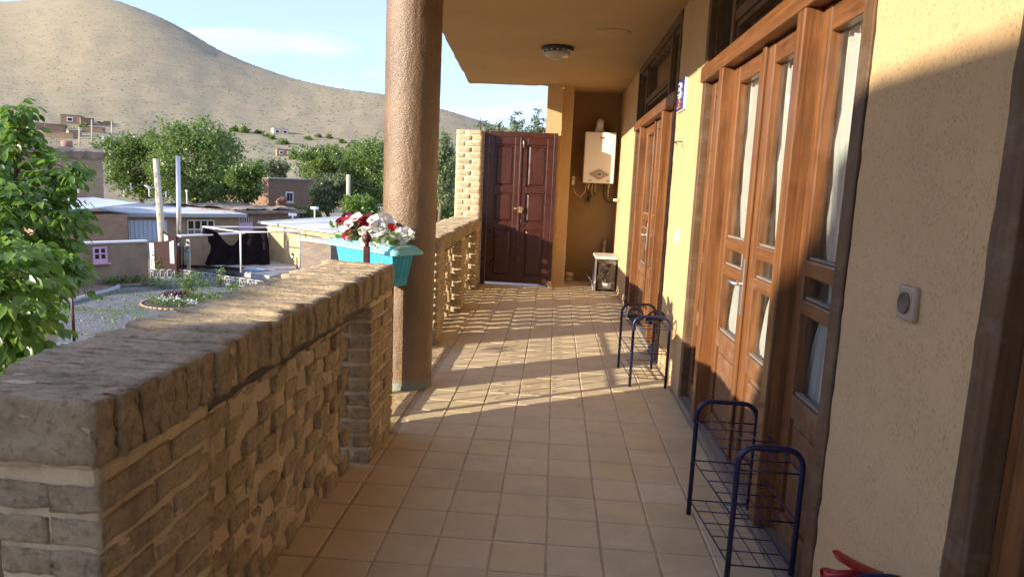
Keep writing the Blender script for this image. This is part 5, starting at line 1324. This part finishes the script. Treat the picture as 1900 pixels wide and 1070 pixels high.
# ================================================================== TREES
def cloud(name, ells, n, size, mat, parent, seed, clump=.16, flat=.0, aspect=.55):
    rs = np.random.RandomState(seed); ells = [(np.array(c, float), np.array(r, float)) for c, r in ells]
    vol = np.array([r.prod() for c, r in ells]); vol /= vol.sum(); k = max(20, n//26)
    cent = []; 
    idx = rs.choice(len(ells), k, p=vol)
    d = rs.normal(size=(k, 3)); d /= np.linalg.norm(d, axis=1)[:, None]; rad = rs.uniform(.45, 1.02, k)**.6
    C = np.array([ells[i][0] for i in idx]); RR = np.array([ells[i][1] for i in idx]); cc = C + d*rad[:, None]*RR
    ci = rs.randint(0, k, n); spread = RR[ci].mean(axis=1)*clump
    P = cc[ci] + rs.normal(size=(n, 3))*spread[:, None]*np.array([1, 1, .75])
    a = rs.normal(size=(n, 3)); a[:, 2] -= .3; a /= np.linalg.norm(a, axis=1)[:, None]
    b = np.cross(a, rs.normal(size=(n, 3))+np.array([0, 0, 1.])); b /= np.linalg.norm(b, axis=1)[:, None]
    s = size*rs.uniform(.6, 1.35, n)[:, None]
    nn = np.cross(a, b)
    v = np.stack([P, P+a*s*.5+b*s*aspect*.5+nn*s*.08, P+a*s, P+a*s*.5-b*s*aspect*.5+nn*s*.08], axis=1).reshape(-1, 3)
    me = bpy.data.meshes.new(name); me.vertices.add(4*n); me.vertices.foreach_set('co', v.ravel().astype(np.float32))
    me.loops.add(4*n); me.loops.foreach_set('vertex_index', np.arange(4*n, dtype=np.int32)); me.polygons.add(n)
    me.polygons.foreach_set('loop_start', np.arange(0, 4*n, 4, dtype=np.int32)); me.update(calc_edges=True)
    at = me.attributes.new('rnd', 'FLOAT', 'FACE'); cr = rs.rand(k)[ci]; at.data.foreach_set('value', np.clip(cr*.55+rs.rand(n)*.45, 0, 1).astype(np.float32))
    me.materials.append(M[mat]); return link(name, me, parent), cc
def tree(label, px, pyt, pyb, dep, wpx, mat, seed, n=9000, size=.3, blobs=7, gbase=None, name='leafy_tree', limbs=14, group='trees beyond the yard'):
    rnd = random.Random(seed); c = atd(px, (pyt+pyb)/2, dep); k = dep/F_; hw_ = wpx/2*k; hh = (pyb-pyt)/2*k
    base = Vector((c.x, c.y, c.z-hh-2.5 if gbase is None else gbase)); t = thing(name, base, label, 'tree', group)
    ells = [((c.x, c.y, c.z), (hw_*.62, hw_*.62, hh*.75))]
    for i in range(blobs):
        a = rnd.random()*6.283; q = rnd.uniform(.35, .62); z = rnd.uniform(-.45, .62)
        rr = rnd.uniform(.28, .42)
        ells.append(((c.x+hw_*q*math.cos(a), c.y+hw_*q*math.sin(a), c.z+hh*z), (hw_*rr, hw_*rr, hh*rr)))
    o, cc = cloud('crown', ells, n, size, mat, t, seed)
    m_ = MB(); top = Vector((c.x, c.y, c.z+hh*.3)); m_.tube([base, base.lerp(top, .5)+Vector((rnd.gauss(0,.2),0,0)), top], [hw_*.07+.05, hw_*.05+.03, .03], 8)
    for i in range(limbs):
        e = Vector(cc[rnd.randrange(len(cc))]); f = rnd.uniform(.3, .8); s_ = base.lerp(top, f); m_.tube([s_, s_.lerp(e, .5)+Vector((0,0,.1*hh*rnd.random())), e], [hw_*.022+.02, hw_*.014+.01, .01], 5)
    m_.build('trunk', M['bark'], t)
tree('broad green tree crown behind the pale flat roof, largest', 362, 218, 398, 62, 235, 'leaf_mid', 21, 17000, .30, 9, GZ, limbs=26)
tree('tree crown left of the broad one behind the tall house', 262, 238, 385, 66, 150, 'leaf_mid', 22, 10000, .32, 8, GZ)
tree('dark rounded tree right of the broad crown', 455, 290, 385, 60, 95, 'leaf_mid', 23, 6000, .28, 6, GZ)
tree('feathery grey green tree beside the hamlet', 236, 250, 320, 90, 110, 'leaf_grey', 24, 6000, .35, 6, -2)
tree('tall full tree directly left of the bronze column', 688, 238, 400, 72, 165, 'leaf_mid', 25, 13000, .32, 9, GZ, limbs=20)
tree('grey green willow in front of the plain brick house', 610, 318, 400, 66, 95, 'leaf_grey', 26, 8000, .28, 7, GZ)
tree('mid green tree above the plain brick house', 600, 268, 350, 92, 150, 'leaf_mid', 27, 9000, .38, 7, -2)
tree('pale tree low behind the weathered pole', 668, 350, 420, 58, 85, 'leaf_lime', 28, 5000, .25, 6, GZ)
tree('low green tree behind the mud roof', 570, 380, 420, 62, 70, 'leaf_mid', 29, 4000, .25, 5, GZ)
tree('grey green trees in the valley left of the red brick house', 505, 295, 345, 110, 80, 'leaf_grey', 30, 4000, .45, 6, -2)
tree('green tree behind the column, right side', 838, 275, 440, 45, 90, 'leaf_lime', 31, 9000, .24, 8, GZ, limbs=20)
tree('green tree seen between column and parapet', 800, 330, 430, 40, 90, 'leaf_mid', 32, 6000, .22, 6, GZ)
tree('tree crown partly hidden behind the bronze column', 760, 275, 420, 60, 110, 'leaf_mid', 33, 7000, .3, 7, GZ)
def poplar(label, px, pyt, dep, wpx, lean, seed):
    rnd = random.Random(seed); t0 = atd(px, pyt, dep); k = dep/F_; H = 7; base = Vector((t0.x-lean*2, t0.y, GZ)); t = thing('poplar_tree', base, label, 'tree', 'poplars behind the maroon door')
    ells = []; w = wpx*k/2
    for i in range(7):
        x = t0.x + rnd.uniform(-1, 1)*w; z = t0.z-rnd.uniform(.3, 1.0); ells.append(((x, t0.y+rnd.uniform(-.5,.5), z-.5), (w*.28, w*.28, .9)))
    ells.append(((t0.x, t0.y, t0.z-2.4), (w*1.0, w, 1.8)))
    cloud('crown', ells, 5200, .17, 'leaf_grey', t, seed, .14, aspect=.4)
    m_ = MB(); m_.tube([base, Vector((t0.x, t0.y, t0.z-.8))], [.16, .04], 8)
    for i in range(9):
        e = Vector(ells[i % 7][0])+Vector((rnd.gauss(0,.2)+lean*.3, 0, rnd.uniform(.3, .9))); m_.tube([Vector((t0.x, t0.y, t0.z-3)), e], [.04, .01], 5)
    m_.build('trunk', M['bark'], t)
poplar('wind blown poplar top above the brick pier, left one', 898, 210, 30, 74, .3, 41); poplar('wind blown poplar top behind the maroon door, right one', 988, 203, 28, 66, .4, 42); poplar('poplar top rising between the column and the brick pier', 828, 232, 34, 30, .2, 43)
BUSH = [(102,240,12,'small bush left inside the hamlet'),(120,234,15,'leafy bush before the highest hamlet house'),(157,234,14,'bush beside the dark barn in the hamlet'),(108,250,9,'tiny bush by the pink brown yard building'),
 (430,238,20,'far bush in the group left of the lone block house, leftmost'),(456,240,24,'biggest far bush in the group left of the lone block house'),(480,245,15,'far bush in the group left of the lone block house, nearest to it'),
 (507,256,14,'bush in front of the left corner of the lone block house'),(522,262,24,'wide pale bush below the lone block house'),(493,252,10,'small dark bush left of the lone block house'),(572,256,13,'first field bush right of the lone block house'),(612,254,13,'dark field bush nearest the tree by the column'),
 (592,252,10,'small field bush midway right of the lone block house'),(541,292,14,'bush hiding the right wall of the small red brick house'),(634,262,12,'low field bush just left of the tall tree by the column'),(20,252,26,'bush at the far left edge behind the walnut tree')]
def bush(label, px, py, w, mat, seed):
    rnd = random.Random(seed); dep = hit(px, py+w*.3); k = dep/F_; c = atd(px, py+w*.3, dep); hw_ = w/2*k
    t = thing('bush', c, label, 'bush', 'far bushes on the slope'); ells = []
    for i in range(5): ells.append(((c.x+rnd.uniform(-.6, .6)*hw_, c.y+rnd.uniform(-.5, .5)*hw_, c.z+hw_*rnd.uniform(.1, .7)), (hw_*rnd.uniform(.3, .6),)*2+(hw_*rnd.uniform(.3, .55),)))
    cloud('foliage', ells, 360, dep*.0035, mat, t, seed, .3)
for k, (px, py, w, lab) in enumerate(BUSH): bush(lab, px, py, w, ('leaf_grey', 'leaf_lime', 'leaf_mid')[k % 3], 60+k)
# scattered shrubs on the slopes
rs = np.random.RandomState(9); m_ = MB(); rnd = random.Random(12)
for k in range(4500):
    a = rnd.uniform(-42, 0); r = rnd.uniform(240, 900)**1; z = terr(a, r); x = CP.x+r*math.sin(R_(a)); y = CP.y+r*math.cos(R_(a)); s = rnd.uniform(.2, .7)
    for q in range(3):
        dx, dy = rnd.gauss(0, s*.4), rnd.gauss(0, s*.4)
        m_.add([(x+dx-s*.6, y+dy, z), (x+dx+s*.6, y+dy, z), (x+dx+s*.4, y+dy+.1, z+s*.7), (x+dx-s*.3, y+dy-.1, z+s*.8)], [(0,1,2,3)])
me = m_.mesh('hill_scrub', M['leaf_grey']); setrnd(me, 1, rnd); link('hill_scrub', me, kind='stuff')
# fence posts along the fields
t = thing('field_fence', atd(600, 250, 270), 'line of far pale fence posts across the foot of the hill', 'fence')
for k in range(26):
    px = 535+k*7; a = math.atan2(ray(px, 250).x, ray(px, 250).y); r = 268; x = CP.x+r*math.sin(a); y = CP.y+r*math.cos(a); z = terr(math.degrees(a), r); m_ = MB(); m_.tube([(x, y, z-.3), (x, y, z+2.0)], .10, 4); m_.build('fence_post', M['creamconc'], t)

# ---- near walnut tree on the left
def near_tree():
    rnd = random.Random(5); c0 = atd(-10, 520, 7.0)
    t = thing('walnut_tree', (c0.x-.3, c0.y, GZ), 'young walnut tree with big fresh green leaves at the left edge', 'tree')
    ells = []
    for px, py, dep, rx, rz in ((32, 225, 7.2, .10, .22), (42, 268, 7.2, .15, .22), (30, 335, 7.2, .24, .30), (112, 322, 7.1, .16, .14), (20, 400, 7.0, .50, .45), (85, 415, 7.0, .36, .35), (88, 490, 6.8, .22, .22), (60, 520, 6.6, .45, .30), (-40, 480, 6.8, .6, .8), (-20, 620, 6.2, .30, .3), (-90, 380, 7, .5, .6), (20, 570, 6.3, .30, .22), (-60, 300, 7.3, .3, .3)):
        p = atd(px, py, dep); ells.append((p, rx, rz, .112))
    for px, py, dep, rx, rz in ((15, 480, 4.2, .18, .13), (40, 520, 4.3, .16, .10), (0, 560, 4.0, .20, .16), (30, 610, 4.1, .16, .12), (-40, 540, 3.9, .3, .3), (10, 655, 4.0, .09, .10)):
        p = atd(px, py, dep); ells.append((p, rx, rz, .10))
    leaves = []
    protos = []
    for k in range(8):
        vs, fs = leaf_geo(random.Random(k), Vector((0,0,0)), 1.0, n=Vector((1,0,0))); 
        mb = MB(); mb.add(vs, fs, True); me = mb.mesh('leaf', M['leaf_near']); at = me.attributes.new('rnd', 'FLOAT', 'FACE'); at.data.foreach_set('value', [rnd.random()]*len(me.polygons)); protos.append(me)
    tw = MB(); stem0 = Vector((c0.x-.25, c0.y, GZ)); 
    for p, rx, rz, ls in ells:
        nspr = int(28 + 430*rx*rx) if ls > .11 else int(10+420*rx*rx)
        for s_ in range(nspr):
            d = Vector((rnd.gauss(0,1), rnd.gauss(0,1), rnd.gauss(0,1))).normalized(); rr = rnd.uniform(.35, 1.0)**.5
            q = p + Vector((d.x*rx, d.y*rx, d.z*rz))*rr
            out = Vector((d.x, d.y, d.z*.4-.15)).normalized(); n = rnd.choice((5, 5, 7))
            for i in range(n):   # compound leaf: leaflets along a rachis
                f = (i//2)/(n/2); side = Vector((-out.y, out.x, 0))*(1 if i % 2 else -1)
                pos = q + out*(f*ls*1.3); dr = (out*.6 + side*(1 if i < n-1 else 0) + Vector((0,0,-.35-rnd.random()*.4))).normalized()
                leaves.append((pos, dr, ls*rnd.uniform(.65, 1.15)))
            if s_ % 3 == 0: tw.tube([q - out*.12, q + out*ls*1.3], [.003, .0015], 4)
    rnd.shuffle(leaves); leaves.sort(key=lambda l: (l[0]-CP).length - 5*(((l[0]-CP).dot(RT)/(l[0]-CP).dot(W_)) > -.78))
    big = MB(); bigv = []
    for i, (pos, dr, s) in enumerate(leaves):
        up = Vector((rnd.gauss(0,.35), rnd.gauss(0,.35), 1)); w = dr.cross(up).normalized(); nn = w.cross(dr)
        mt = Matrix(((dr.x, w.x, nn.x, pos.x), (dr.y, w.y, nn.y, pos.y), (dr.z, w.z, nn.z, pos.z), (0,0,0,1))) @ Matrix.Diagonal((s, s*.72, s, 1))
        if i < 300:
            o = bpy.data.objects.new('leaf', protos[i % 8]); COL.objects.link(o); o.parent = t; o.matrix_parent_inverse = Matrix.Translation(-BASE[t.name]); o.matrix_basis = mt
        else:
            me = protos[i % 8]; big.add([mt @ v.co for v in me.vertices], [tuple(p_.vertices) for p_ in me.polygons], True)
    me = big.mesh('foliage', M['leaf_near']); setrnd(me, 8, rnd); link('foliage', me, t, kind='stuff')
    stem = [stem0, stem0+Vector((.05,0,2.2)), atd(15, 520, 7.0), atd(25, 400, 7.1), atd(33, 300, 7.2), atd(36, 200, 7.2)]
    tw2 = MB(); tw2.tube(stem, [.09, .075, .04, .028, .015, .004], 8)
    for p, rx, rz, ls in ells: tw2.tube([stem[1].lerp(stem[2], rnd.uniform(.3, 1)) if p.z < stem[2].z+.2 else stem[2].lerp(stem[4], max(0, min(1, (p.z-stem[2].z)/2-.2))), p], [.02, .006], 6)
    tw2.build('trunk', M['bark'], t); tw.build('twigs', M['bark'], t, kind='stuff')
near_tree()
